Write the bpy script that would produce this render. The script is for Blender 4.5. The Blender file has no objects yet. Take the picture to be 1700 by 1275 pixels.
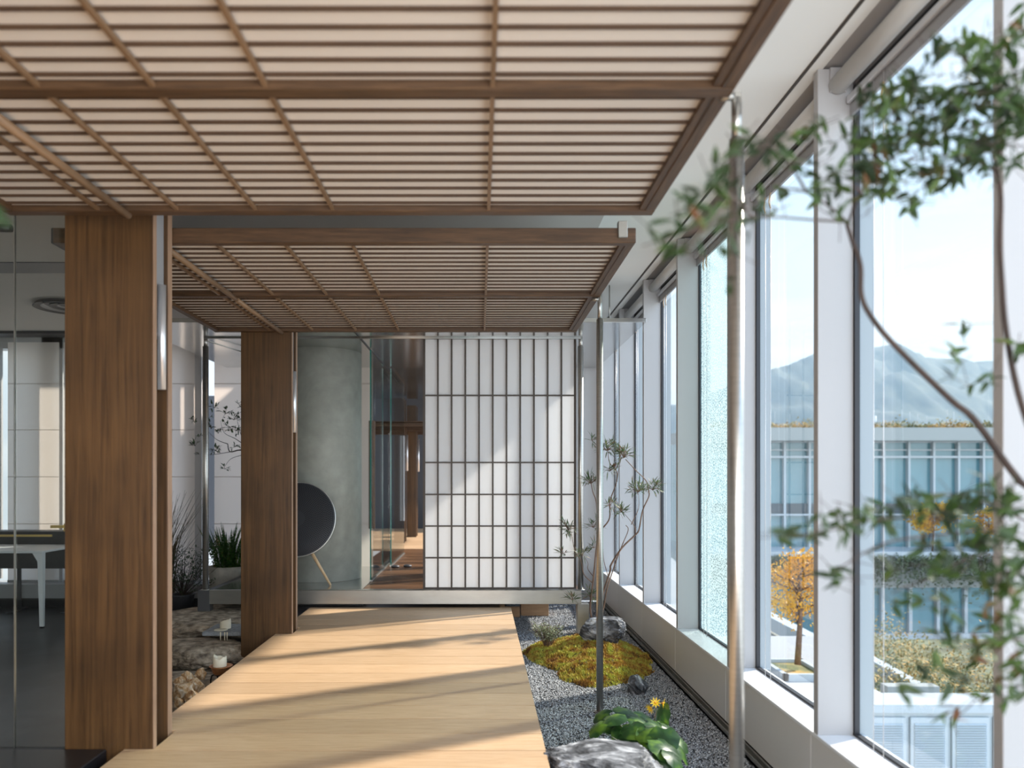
import bpy, math, random
import numpy as np
from mathutils import Vector, Matrix, noise
rng = random.Random(7)
C = bpy.context.scene.collection
sc = bpy.context.scene

# ------------------------------------------------------------ camera, sky, sun, exposure
FPX = 1275.0; VX, VY = 796.0, 794.0; EYE = 1.137        # focal length in px, vanishing point, eye above the deck
cd = bpy.data.cameras.new('camera'); cam = bpy.data.objects.new('camera', cd); C.objects.link(cam)
cam.location = (0, 0, EYE); cam.rotation_euler = (math.pi/2, 0, 0)
cd.sensor_width = 36; cd.lens = 36*FPX/1700
cd.shift_x = (850-VX)/1700; cd.shift_y = (VY-637.5)/1700
cd.dof.use_dof = True; cd.dof.focus_distance = 5.2; cd.dof.aperture_fstop = 1.8
cd.clip_end = 3000; cd.clip_start = 0.05
sc.camera = cam
sc.view_settings.view_transform = 'Standard'; sc.view_settings.look = 'None'
sc.view_settings.gamma = 1; sc.view_settings.use_curve_mapping = False
sc.view_settings.exposure = 1.35

SKY_STRENGTH = 0.68
w = bpy.data.worlds.new('sky'); sc.world = w; w.use_nodes = True
wn = w.node_tree; wn.nodes.clear()
wo = wn.nodes.new('ShaderNodeOutputWorld'); bg = wn.nodes.new('ShaderNodeBackground')
tc = wn.nodes.new('ShaderNodeTexCoord'); sx = wn.nodes.new('ShaderNodeSeparateXYZ')
wn.links.new(tc.outputs['Generated'], sx.inputs[0])
rp = wn.nodes.new('ShaderNodeValToRGB'); wn.links.new(sx.outputs['Z'], rp.inputs[0])
e = rp.color_ramp.elements
e[0].position = 0.0; e[0].color = (0.50, 0.55, 0.60, 1)
e[1].position = 0.9; e[1].color = (0.16, 0.30, 0.56, 1)
for p_, c_ in ((0.12, (0.56, 0.63, 0.70, 1)), (0.28, (0.47, 0.58, 0.70, 1)), (0.5, (0.32, 0.47, 0.68, 1))):
    q = e.new(p_); q.color = c_
mp = wn.nodes.new('ShaderNodeMapping'); mp.inputs['Scale'].default_value = (1.2, 1.2, 7)
wn.links.new(tc.outputs['Generated'], mp.inputs[0])
nz = wn.nodes.new('ShaderNodeTexNoise'); nz.inputs['Scale'].default_value = 2.2; nz.inputs['Detail'].default_value = 7
wn.links.new(mp.outputs[0], nz.inputs[0])
cr = wn.nodes.new('ShaderNodeValToRGB'); cr.color_ramp.elements[0].position = .52; cr.color_ramp.elements[1].position = .72
wn.links.new(nz.outputs[0], cr.inputs[0])
mx = wn.nodes.new('ShaderNodeMixRGB'); wn.links.new(cr.outputs[0], mx.inputs[0]); wn.links.new(rp.outputs[0], mx.inputs[1])
mx.inputs[2].default_value = (0.66, 0.68, 0.71, 1)
# unseen part of the sky behind the camera, brightened to add fill indoors
dp = wn.nodes.new('ShaderNodeVectorMath'); dp.operation = 'DOT_PRODUCT'; wn.links.new(tc.outputs['Generated'], dp.inputs[0]); dp.inputs[1].default_value = (.55, -.83, 0)
bk = wn.nodes.new('ShaderNodeMapRange'); bk.interpolation_type = 'SMOOTHSTEP'; bk.inputs[1].default_value = -.15; bk.inputs[2].default_value = .75; bk.inputs[3].default_value = 1.0; bk.inputs[4].default_value = 2.9
wn.links.new(dp.outputs['Value'], bk.inputs[0])
sc2 = wn.nodes.new('ShaderNodeVectorMath'); sc2.operation = 'SCALE'; wn.links.new(mx.outputs[0], sc2.inputs[0]); wn.links.new(bk.outputs[0], sc2.inputs['Scale'])
wn.links.new(sc2.outputs[0], bg.inputs[0]); bg.inputs[1].default_value = SKY_STRENGTH
wn.links.new(bg.outputs[0], wo.inputs[0])

sd = bpy.data.lights.new('sun', 'SUN'); sun = bpy.data.objects.new('sun', sd); C.objects.link(sun)
sd.energy = 3.7; sd.angle = math.radians(2.2); sd.color = (1, .93, .84)
sun.rotation_euler = Vector((.88, .47, .766)).to_track_quat('Z', 'Y').to_euler()
sun.location = (20, 12, 18)
# added fill lamp behind the camera, standing in for daylight
ad = bpy.data.lights.new('fill_behind', 'AREA'); al = bpy.data.objects.new('fill_behind', ad); C.objects.link(al)
ad.shape = 'RECTANGLE'; ad.size = 2.2; ad.size_y = 2.2; ad.energy = 58; ad.color = (.97, .98, 1)
al.location = (.1, -2.45, 1.4); al.rotation_euler = (math.radians(90), 0, 0)
# added fill lamp just inside the side windows, brightening the interior
ad = bpy.data.lights.new('fill_side', 'AREA'); al = bpy.data.objects.new('fill_side', ad); C.objects.link(al)
ad.shape = 'RECTANGLE'; ad.size = 3.4; ad.size_y = 2.4; ad.energy = 34; ad.color = (1, .985, .96)
al.location = (1.34, -.75, 1.4); al.rotation_euler = (math.radians(90), 0, math.radians(90))

# ------------------------------------------------------------ helpers
def P(x, y, Y):                                         # a point of the place at depth Y
    return Vector(((x-VX)*Y/FPX, Y, EYE+(VY-y)*Y/FPX))

class MB:
    def __init__(s): s.v = []; s.f = []; s.sm = []
    def add(s, vs, fs, smooth=False):
        n = len(s.v); s.v += [tuple(v) for v in vs]
        s.f += [tuple(i+n for i in f) for f in fs]; s.sm += [smooth]*len(fs); return s
    def box(s, x0, x1, y0, y1, z0, z1, b=0.0):
        if b <= 0:
            vs = [(x, y, z) for z in (z0, z1) for y in (y0, y1) for x in (x0, x1)]
            return s.add(vs, [(0,2,3,1),(4,5,7,6),(0,1,5,4),(2,6,7,3),(0,4,6,2),(1,3,7,5)])
        vs = []; idx = {}
        def V(p):
            if p not in idx: idx[p] = len(vs); vs.append(p)
            return idx[p]
        X = (x0, x1); Y = (y0, y1); Z = (z0, z1); fs = []
        sg = (1, -1)
        c = {}
        for i in (0, 1):
            for j in (0, 1):
                for k in (0, 1):
                    bx, by, bz = X[i]+sg[i]*b, Y[j]+sg[j]*b, Z[k]+sg[k]*b
                    c[i,j,k] = (V((X[i], by, bz)), V((bx, Y[j], bz)), V((bx, by, Z[k])))
        for i in (0, 1):
            f = [c[i,0,0][0], c[i,1,0][0], c[i,1,1][0], c[i,0,1][0]]; fs.append(f if i else f[::-1])
            f = [c[0,i,0][1], c[0,i,1][1], c[1,i,1][1], c[1,i,0][1]]; fs.append(f if i else f[::-1])
            f = [c[0,0,i][2], c[1,0,i][2], c[1,1,i][2], c[0,1,i][2]]; fs.append(f if i else f[::-1])
        for i in (0, 1):
            for j in (0, 1):
                fs.append([c[i,j,0][0], c[i,j,1][0], c[i,j,1][1], c[i,j,0][1]])
                fs.append([c[i,0,j][0], c[i,1,j][0], c[i,1,j][2], c[i,0,j][2]])
                fs.append([c[0,i,j][1], c[1,i,j][1], c[1,i,j][2], c[0,i,j][2]])
        for k in c.values(): fs.append(list(k))
        ctr = Vector(((x0+x1)/2, (y0+y1)/2, (z0+z1)/2)); out = []
        for f in fs:
            p = [Vector(vs[i]) for i in f]; n = (p[1]-p[0]).cross(p[2]-p[0])
            m = sum(p, Vector())/len(p)
            out.append(f if n.dot(m-ctr) > 0 else f[::-1])
        return s.add(vs, out)
    def tube(s, pts, r, n=8, caps=True, smooth=True):
        pts = [Vector(p) for p in pts]
        if not isinstance(r, (list, tuple)): r = [r]*len(pts)
        vs = []; fs = []; up = None
        for i, p in enumerate(pts):
            d = (pts[min(i+1, len(pts)-1)]-pts[max(i-1, 0)]).normalized()
            if up is None: up = Vector((0, 0, 1)) if abs(d.z) < .9 else Vector((1, 0, 0))
            u = (up-d*up.dot(d)).normalized(); v = d.cross(u); up = u
            for k in range(n):
                a = 2*math.pi*k/n; vs.append(p+(u*math.cos(a)+v*math.sin(a))*r[i])
        for i in range(len(pts)-1):
            for k in range(n):
                a, b = i*n+k, i*n+(k+1) % n; fs.append((a, b, b+n, a+n))
        s.add(vs, fs, smooth)
        if caps:
            m = len(s.v)-len(vs)
            s.f.append(tuple(m+k for k in range(n))[::-1]); s.sm.append(False)
            s.f.append(tuple(m+(len(pts)-1)*n+k for k in range(n))); s.sm.append(False)
        return s
    def lathe(s, c, prof, n=32, smooth=True):
        vs = []; fs = []
        for r, z in prof:
            for k in range(n):
                a = 2*math.pi*k/n; vs.append((c[0]+r*math.cos(a), c[1]+r*math.sin(a), c[2]+z))
        for i in range(len(prof)-1):
            for k in range(n):
                a, b = i*n+k, i*n+(k+1) % n; fs.append((a, b, b+n, a+n))
        s.add(vs, fs, smooth)
        m = len(s.v)-len(vs)
        if prof[0][0] > 1e-4: s.f.append(tuple(m+k for k in range(n))[::-1]); s.sm.append(False)
        if prof[-1][0] > 1e-4: s.f.append(tuple(m+(len(prof)-1)*n+k for k in range(n))); s.sm.append(False)
        return s
    def leaf(s, base, d, up, L, W, fold=.25, curl=.15):
        d = d.normalized(); side = d.cross(up)
        if side.length < 1e-3: side = d.cross(Vector((1, 0.2, 0)))
        side.normalize(); n = side.cross(d)
        def q(t, w_, h): return base+d*(L*t)+side*(W*w_)+n*(L*h)
        c1, c2 = -curl*.15, -curl*.5
        vs = [q(0,0,0), q(.3,0,c1), q(.68,0,c2), q(1,0,-curl),
              q(.3,.46,c1+fold*W/L), q(.68,.34,c2+fold*W/L*.8), q(.3,-.46,c1+fold*W/L), q(.68,-.34,c2+fold*W/L*.8)]
        return s.add(vs, [(0,1,4),(1,2,5,4),(2,3,5),(0,6,1),(1,6,7,2),(2,7,3)], True)

WL = {}                                                  # world place of each object's frame
def mk(mb, name, off):
    me = bpy.data.meshes.new(name)
    me.from_pydata([(v[0]-off[0], v[1]-off[1], v[2]-off[2]) for v in mb.v], [], mb.f)
    me.polygons.foreach_set('use_smooth', mb.sm); me.update()
    return me
def thing(name, label, cat, loc, group=None):
    o = bpy.data.objects.new(name, None); C.objects.link(o); o.location = loc
    o.empty_display_size = .05
    o['label'] = label; o['category'] = cat
    if group: o['group'] = group
    WL[o.name] = Vector(loc); return o
def part(name, mb, mat, parent, label=None, kind=None):
    off = WL[parent.name]
    me = mk(mb, name, off); me.materials.append(mat)
    o = bpy.data.objects.new(name, me); C.objects.link(o); o.parent = parent
    WL[o.name] = off
    if label: o['label'] = label
    if kind: o['kind'] = kind
    return o
def solo(name, mb, mat, label=None, cat=None, group=None, kind=None):
    xs = np.array(mb.v); lo = xs.min(0); hi = xs.max(0)
    off = ((lo[0]+hi[0])/2, (lo[1]+hi[1])/2, lo[2])
    me = mk(mb, name, off); me.materials.append(mat)
    o = bpy.data.objects.new(name, me); C.objects.link(o); o.location = off; WL[o.name] = Vector(off)
    if label: o['label'] = label
    if cat: o['category'] = cat
    if group: o['group'] = group
    if kind: o['kind'] = kind
    return o
def struct(name, mb, mat, label=None): return solo(name, mb, mat, label, kind='structure')
def dup(o, dx, label=None, parent=None):
    c = o.copy(); C.objects.link(c)
    if parent is None: c.location = Vector(o.location)+Vector(dx)
    else: c.parent = parent
    if label: c['label'] = label
    for ch in [k for k in o.children]: dup(ch, dx, None, c)
    return c

# ------------------------------------------------------------ materials
def newmat(name):
    m = bpy.data.materials.new(name); m.use_nodes = True
    nt = m.node_tree; b = nt.nodes['Principled BSDF']; return m, nt, b
def plain(name, col, rough=.5, metal=0, spec=.5, bump=0, bscale=50, coat=0):
    m, nt, b = newmat(name)
    b.inputs['Base Color'].default_value = (*col, 1); b.inputs['Roughness'].default_value = rough
    b.inputs['Metallic'].default_value = metal; b.inputs['Specular IOR Level'].default_value = spec
    b.inputs['Coat Weight'].default_value = coat
    if bump:
        n = nt.nodes.new('ShaderNodeTexNoise'); n.inputs['Scale'].default_value = bscale; n.inputs['Detail'].default_value = 6
        t = nt.nodes.new('ShaderNodeTexCoord'); nt.links.new(t.outputs['Object'], n.inputs[0])
        bp = nt.nodes.new('ShaderNodeBump'); bp.inputs['Strength'].default_value = bump; bp.inputs['Distance'].default_value = .01
        nt.links.new(n.outputs[0], bp.inputs['Height']); nt.links.new(bp.outputs[0], b.inputs['Normal'])
    return m
def noisy(name, stops, scale=5, stretch=(1,1,1), rough=.6, metal=0, bump=.0, detail=8, spec=.5, coord='Object', dist=0, second=None):
    m, nt, b = newmat(name)
    t = nt.nodes.new('ShaderNodeTexCoord'); mp = nt.nodes.new('ShaderNodeMapping'); mp.inputs['Scale'].default_value = stretch
    nt.links.new(t.outputs[coord], mp.inputs[0])
    n = nt.nodes.new('ShaderNodeTexNoise'); n.inputs['Scale'].default_value = scale; n.inputs['Detail'].default_value = detail
    n.inputs['Distortion'].default_value = dist; n.inputs['Roughness'].default_value = .6
    nt.links.new(mp.outputs[0], n.inputs[0])
    r = nt.nodes.new('ShaderNodeValToRGB'); nt.links.new(n.outputs[0], r.inputs[0])
    el = r.color_ramp.elements
    el[0].position, el[0].color = stops[0][0], (*stops[0][1], 1)
    el[1].position, el[1].color = stops[-1][0], (*stops[-1][1], 1)
    for p_, c_ in stops[1:-1]: q = el.new(p_); q.color = (*c_, 1)
    out = r.outputs[0]
    if second:                                            # (scale, low, high) : a broad second tone
        n2 = nt.nodes.new('ShaderNodeTexNoise'); n2.inputs['Scale'].default_value = second[0]; n2.inputs['Detail'].default_value = 3
        nt.links.new(t.outputs[coord], n2.inputs[0])
        mr = nt.nodes.new('ShaderNodeMapRange'); mr.inputs[1].default_value = .3; mr.inputs[2].default_value = .7
        mr.inputs[3].default_value = second[1]; mr.inputs[4].default_value = second[2]
        nt.links.new(n2.outputs[0], mr.inputs[0])
        mu = nt.nodes.new('ShaderNodeVectorMath'); mu.operation = 'SCALE'
        nt.links.new(out, mu.inputs[0]); nt.links.new(mr.outputs[0], mu.inputs['Scale']); out = mu.outputs[0]
    nt.links.new(out, b.inputs['Base Color'])
    b.inputs['Roughness'].default_value = rough; b.inputs['Metallic'].default_value = metal
    b.inputs['Specular IOR Level'].default_value = spec
    if bump:
        bp = nt.nodes.new('ShaderNodeBump'); bp.inputs['Strength'].default_value = bump; bp.inputs['Distance'].default_value = .01
        nt.links.new(n.outputs[0], bp.inputs['Height']); nt.links.new(bp.outputs[0], b.inputs['Normal'])
    return m
def boards(name, axis, pitch, off, stops, stretch, rough, var=.25, spec=.4, scale=6):
    """wood whose tone changes from board to board along one axis"""
    m = noisy(name, stops, scale, stretch, rough, bump=.05, spec=spec, coord='Object', dist=.6)
    nt = m.node_tree; b = nt.nodes['Principled BSDF']
    link = b.inputs['Base Color'].links[0]; src = link.from_socket
    g = nt.nodes.new('ShaderNodeNewGeometry'); s = nt.nodes.new('ShaderNodeSeparateXYZ'); nt.links.new(g.outputs['Position'], s.inputs[0])
    a = nt.nodes.new('ShaderNodeMath'); a.operation = 'SUBTRACT'; nt.links.new(s.outputs[axis], a.inputs[0]); a.inputs[1].default_value = off
    d = nt.nodes.new('ShaderNodeMath'); d.operation = 'DIVIDE'; nt.links.new(a.outputs[0], d.inputs[0]); d.inputs[1].default_value = pitch
    f = nt.nodes.new('ShaderNodeMath'); f.operation = 'FLOOR'; nt.links.new(d.outputs[0], f.inputs[0])
    wnn = nt.nodes.new('ShaderNodeTexWhiteNoise'); wnn.noise_dimensions = '1D'; nt.links.new(f.outputs[0], wnn.inputs['W'])
    mr = nt.nodes.new('ShaderNodeMapRange'); mr.inputs[3].default_value = 1-var; mr.inputs[4].default_value = 1+var*.4
    nt.links.new(wnn.outputs[0], mr.inputs[0])
    mu = nt.nodes.new('ShaderNodeVectorMath'); mu.operation = 'SCALE'; nt.links.new(src, mu.inputs[0]); nt.links.new(mr.outputs[0], mu.inputs['Scale'])
    nt.links.new(mu.outputs[0], b.inputs['Base Color'])
    return m
def glassmat(name, tint=(1,1,1), refl=1.0, rough=0.0):
    m, nt, b = newmat(name); nt.nodes.remove(b); out = nt.nodes['Material Output']
    t = nt.nodes.new('ShaderNodeBsdfTransparent'); t.inputs[0].default_value = (*tint, 1)
    g = nt.nodes.new('ShaderNodeBsdfGlossy'); g.inputs['Roughness'].default_value = rough
    ge = nt.nodes.new('ShaderNodeNewGeometry'); dt = nt.nodes.new('ShaderNodeVectorMath'); dt.operation = 'DOT_PRODUCT'
    nt.links.new(ge.outputs['Incoming'], dt.inputs[0]); nt.links.new(ge.outputs['Normal'], dt.inputs[1])
    def mth(op, a, v=None, sw=False):
        q = nt.nodes.new('ShaderNodeMath'); q.operation = op
        nt.links.new(a, q.inputs[1 if sw else 0])
        if v is not None: q.inputs[0 if sw else 1].default_value = v
        return q.outputs[0]
    k_ = mth('ABSOLUTE', dt.outputs['Value']); k_ = mth('SUBTRACT', k_, 1.0, True); k_ = mth('POWER', k_, 5.0)
    k_ = mth('MULTIPLY', k_, .92*refl); k_ = mth('ADD', k_, .06*refl)
    mu = nt.nodes.new('ShaderNodeMath'); mu.operation = 'MINIMUM'; nt.links.new(k_, mu.inputs[0]); mu.inputs[1].default_value = 1.0
    x = nt.nodes.new('ShaderNodeMixShader'); nt.links.new(mu.outputs[0], x.inputs[0])
    nt.links.new(t.outputs[0], x.inputs[1]); nt.links.new(g.outputs[0], x.inputs[2]); nt.links.new(x.outputs[0], out.inputs[0])
    return m
def trans(name, col, tcol, fac, rough=.8, weave=0):
    m, nt, b = newmat(name); out = nt.nodes['Material Output']
    b.inputs['Base Color'].default_value = (*col, 1); b.inputs['Roughness'].default_value = rough
    b.inputs['Specular IOR Level'].default_value = .25
    t = nt.nodes.new('ShaderNodeBsdfTranslucent'); t.inputs[0].default_value = (*tcol, 1)
    x = nt.nodes.new('ShaderNodeMixShader'); x.inputs[0].default_value = fac
    nt.links.new(b.outputs[0], x.inputs[1]); nt.links.new(t.outputs[0], x.inputs[2]); nt.links.new(x.outputs[0], out.inputs[0])
    return m
def leafmat(name, stops, scale=6, fac=.35, rough=.45):
    m = noisy(name, stops, scale, rough=rough, detail=2, spec=.4)
    nt = m.node_tree; b = nt.nodes['Principled BSDF']; out = nt.nodes['Material Output']
    t = nt.nodes.new('ShaderNodeBsdfTranslucent'); x = nt.nodes.new('ShaderNodeMixShader'); x.inputs[0].default_value = fac
    nt.links.new(b.inputs['Base Color'].links[0].from_socket, t.inputs[0])
    nt.links.new(b.outputs[0], x.inputs[1]); nt.links.new(t.outputs[0], x.inputs[2]); nt.links.new(x.outputs[0], out.inputs[0])
    return m

M = {}
M['deck'] = boards('oak_deck_wood', 1, .2125, 3.207, [(.25, (.44,.275,.15)), (.5, (.55,.365,.215)), (.75, (.62,.435,.275))], (1.1, 14, 14), .42, .14)
M['walnut'] = boards('walnut_boards', 1, .14, 0, [(.25, (.05,.022,.010)), (.5, (.13,.065,.032)), (.75, (.24,.13,.07))], (1, 12, 12), .3, .5)
M['pillar'] = noisy('stained_timber', [(.25, (.030,.0135,.004)), (.5, (.080,.038,.0125)), (.75, (.125,.062,.021))], 3.5, (12, 12, .45), .38, bump=.08, dist=.4, second=(2.2, .65, 1.25))
M['beam'] = noisy('beam_timber', [(.25, (.035,.017,.007)), (.5, (.075,.037,.015)), (.75, (.125,.064,.028))], 5, (1.2, 16, 16), .5, bump=.05)
M['beamy'] = noisy('beam_timber_long', [(.25, (.035,.017,.007)), (.5, (.075,.037,.015)), (.75, (.125,.064,.028))], 5, (16, 1.2, 16), .5, bump=.05)
M['slat'] = noisy('slat_timber', [(.25, (.038,.018,.008)), (.75, (.085,.043,.019))], 5, (1.2, 16, 16), .55)
M['rib'] = noisy('rib_timber', [(.25, (.13,.075,.036)), (.75, (.24,.14,.075))], 5, (16, 1.2, 16), .5)
M['litedge'] = noisy('lit_timber_edge', [(.3, (.26,.155,.095)), (.7, (.36,.23,.15))], 5, (14,14,1), .5)  # pillar edges: pale wood, lightened in colour for the window light
M['lightwood'] = noisy('light_oak', [(.3, (.50,.33,.18)), (.7, (.62,.44,.26))], 6, (10, 10, 1), .45)
M['canopy'] = plain('canopy_board', (.66, .60, .54), .8)
M['steel'] = noisy('brushed_steel', [(.3, (.40,.385,.36)), (.7, (.50,.485,.46))], 6, (3, 3, 40), .30, metal=.92)
M['steelm'] = noisy('satin_steel_sheet', [(.3, (.33,.32,.295)), (.7, (.43,.42,.39))], 3, (.7, 3, 3), .34, metal=.92)
M['mirror'] = noisy('polished_steel_sheet', [(.3, (.58,.58,.57)), (.7, (.68,.68,.67))], 1.5, (1, 1, 1), .16, metal=.95)
M['greymetal'] = plain('grey_painted_steel', (.33, .33, .34), .45, .2)
M['steelshade'] = plain('shaded_grey_steel', (.10, .10, .105), .4, .4)  # platform steel darkened in colour for the shade on its left side
M['darkmetal'] = plain('dark_painted_steel', (.05, .05, .055), .5, .3)
M['black'] = plain('black_lacquer', (.012, .012, .014), .35)
M['alu'] = plain('satin_aluminium', (.72, .72, .74), .34, .75)
M['white'] = plain('white_painted_aluminium', (.41, .402, .405), .42)
M['outer'] = plain('outer_window_frame', (.30, .33, .35), .5)
M['wallpanel'] = plain('warm_white_panel', (.70, .67, .63), .38)
M['sill'] = plain('white_sill', (.82, .82, .82), .35)
M['gasket'] = plain('black_gasket', (.02, .02, .025), .5)
M['ceil'] = plain('white_ceiling_paint', (.78, .77, .74), .9)
M['ceilg'] = plain('grey_ceiling_paint', (.50, .47, .44), .8)
M['glass'] = glassmat('window_glass', (.93, .97, .97), 1.0)
M['sheet'] = glassmat('clear_partition_glass', (.90, .93, .92), .8)
M['greenedge'] = plain('green_glass_edge', (.01, .16, .13), .15)
M['paper'] = trans('translucent_white_panel', (.88, .88, .89), (.96, .96, .97), .5)
M['lattice'] = plain('dark_bronze_lattice', (.055, .042, .034), .5, .3)
M['blind'] = trans('woven_blind_fabric', (.68, .61, .56), (.90, .79, .71), .6)
M['concrete'] = noisy('board_smooth_concrete', [(.25, (.235,.245,.215)), (.5, (.31,.32,.285)), (.75, (.37,.375,.335))], 2.2, (1,1,.8), .65, bump=.08, dist=.8, second=(9, .88, 1.08))
M['tile'] = noisy('dark_slate_tile', [(.3, (.018,.019,.021)), (.5, (.032,.034,.037)), (.7, (.07,.07,.075))], 1.6, (1, 1, 1), .35, bump=.1, dist=.6)
M['gravel'] = noisy('grey_gravel_stones', [(.35, (.07,.072,.078)), (.5, (.27,.275,.285)), (.62, (.60,.61,.62))], 160, (1,1,1), .8, detail=1)
M['gravelbase'] = noisy('gravel_bed', [(.3, (.03,.031,.034)), (.7, (.14,.145,.15))], 120, (1,1,1), .9, detail=2)
M['rollertube'] = plain('roller_blind_cloth', (.60, .59, .57), .6)

# cracked safety glass : white scattering crackle
m, nt, b = newmat('cracked_safety_glass'); out = nt.nodes['Material Output']
t_ = nt.nodes.new('ShaderNodeTexCoord'); vo = nt.nodes.new('ShaderNodeTexVoronoi'); vo.inputs['Scale'].default_value = 60
vo.feature = 'DISTANCE_TO_EDGE'; nt.links.new(t_.outputs['Object'], vo.inputs['Vector'])
rr = nt.nodes.new('ShaderNodeValToRGB'); rr.color_ramp.elements[0].position = .0; rr.color_ramp.elements[0].color = (1,1,1,1)
rr.color_ramp.elements[1].position = .25; rr.color_ramp.elements[1].color = (.25,.25,.25,1); nt.links.new(vo.outputs['Distance'], rr.inputs[0])
b.inputs['Base Color'].default_value = (.5, .6, .59, 1); b.inputs['Roughness'].default_value = .3
tl = nt.nodes.new('ShaderNodeBsdfTranslucent'); tl.inputs[0].default_value = (.36, .46, .455, 1)
x1 = nt.nodes.new('ShaderNodeMixShader'); x1.inputs[0].default_value = .7; nt.links.new(b.outputs[0], x1.inputs[1]); nt.links.new(tl.outputs[0], x1.inputs[2])
tp = nt.nodes.new('ShaderNodeBsdfTransparent'); tp.inputs[0].default_value = (.55, .70, .69, 1)
x2 = nt.nodes.new('ShaderNodeMixShader'); nt.links.new(rr.outputs[0], x2.inputs[0]); nt.links.new(tp.outputs[0], x2.inputs[1]); nt.links.new(x1.outputs[0], x2.inputs[2])
nt.links.new(x2.outputs[0], out.inputs[0]); M['cracked'] = m

# ------------------------------------------------------------ room shell
ZC = 2.77; GZ = -.24; FZ = -.30; XW = 1.35; BY = 8.65
fl = MB(); fl.box(-7, .27, -2.6, 8.95, FZ-.1, FZ); fl.box(-1.95, .9, 8.95, 15.2, FZ-.1, FZ); struct('floor', fl, M['tile'])
g = MB(); g.box(.25, 1.53, -2.6, BY, GZ-.06, GZ-.012); struct('floor_gravel_bed', g, M['gravelbase']).name = 'floor.001'
c = MB(); c.box(.765, 1.37, -2.6, 15.2, ZC, ZC+.1); struct('ceiling', c, M['ceil'])
c = MB(); c.box(-7, .765, -2.6, 8.95, ZC-.02, ZC+.1); c.box(-1.95, .765, 8.95, 15.2, ZC-.02, ZC+.1); struct('ceiling', c, M['ceilg'])
c = MB(); c.box(1.37, 1.53, -2.6, 9.7, ZC+.01, ZC+.1); struct('ceiling', c, M['white'])
g = MB(); g.box(1.30, 1.312, -2.6, 9.5, ZC-.006, ZC-.0005); struct('trim_1', g, M['lattice'], 'dark shadow gap line in the ceiling along the windows')
wl = MB(); wl.box(-7.12, -7, -2.6, 8.95, FZ, ZC); struct('wall_left', wl, M['ceil'])
wb = MB(); wb.box(-7, 1.9, -2.75, -2.6, FZ, .3); wb.box(-7, 1.9, -2.75, -2.6, 2.5, ZC)
wb.box(-7, -1.1, -2.75, -2.6, .3, 2.5)
for x in (.1, 1.7): wb.box(x, x+.2, -2.75, -2.6, .3, 2.5)
struct('wall_back', wb, M['ceil'])  # unseen wall, its openings added to let more sky light in
we = MB(); we.box(-7, 1.37, 15.2, 15.32, FZ, ZC); struct('wall_far', we, M['darkmetal'])
# low wall below the windows, in panels
for i in range(-6, 7):
    y0 = 3.23+1.084*i-.1; y1 = y0+1.084-.006
    if y0 < -2.6 or y0 > 9.4: continue
    p_ = MB().box(XW, XW+.02, y0, min(y1, 9.6), GZ+.045, .098, .002)
    struct('wall_right', p_, M['wallpanel'], 'pale metal cladding panel under the windows')
p_ = MB().box(XW+.02, XW+.16, -2.6, 9.6, GZ-.05, .096); struct('wall_right', p_, M['gasket'])
p_ = MB().box(XW-.006, XW+.19, -2.6, 9.6, .098, .112, .002); struct('trim_2', p_, M['sill'], 'white window sill running along the curtain wall')
bb = MB().box(XW-.035, XW, -2.6, BY, GZ, GZ+.012); bb.box(XW-.035, XW-.030, -2.6, BY, GZ, GZ+.03); bb.box(XW-.012, XW+.0, -2.6, BY, GZ, GZ+.04)
struct('baseboard_right', bb, M['steelm'], 'steel channel at the foot of the window wall')
hd = MB().box(1.50, 1.53, -2.6, 9.7, 2.69, ZC+.01); struct('trim_3', hd, M['greymetal'], 'grey head above the window glass')
wr = MB().box(.9, 1.5, BY, BY+.1, GZ, ZC); struct('wall_end', wr, M['white'], 'white end wall beside the last windows')

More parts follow.
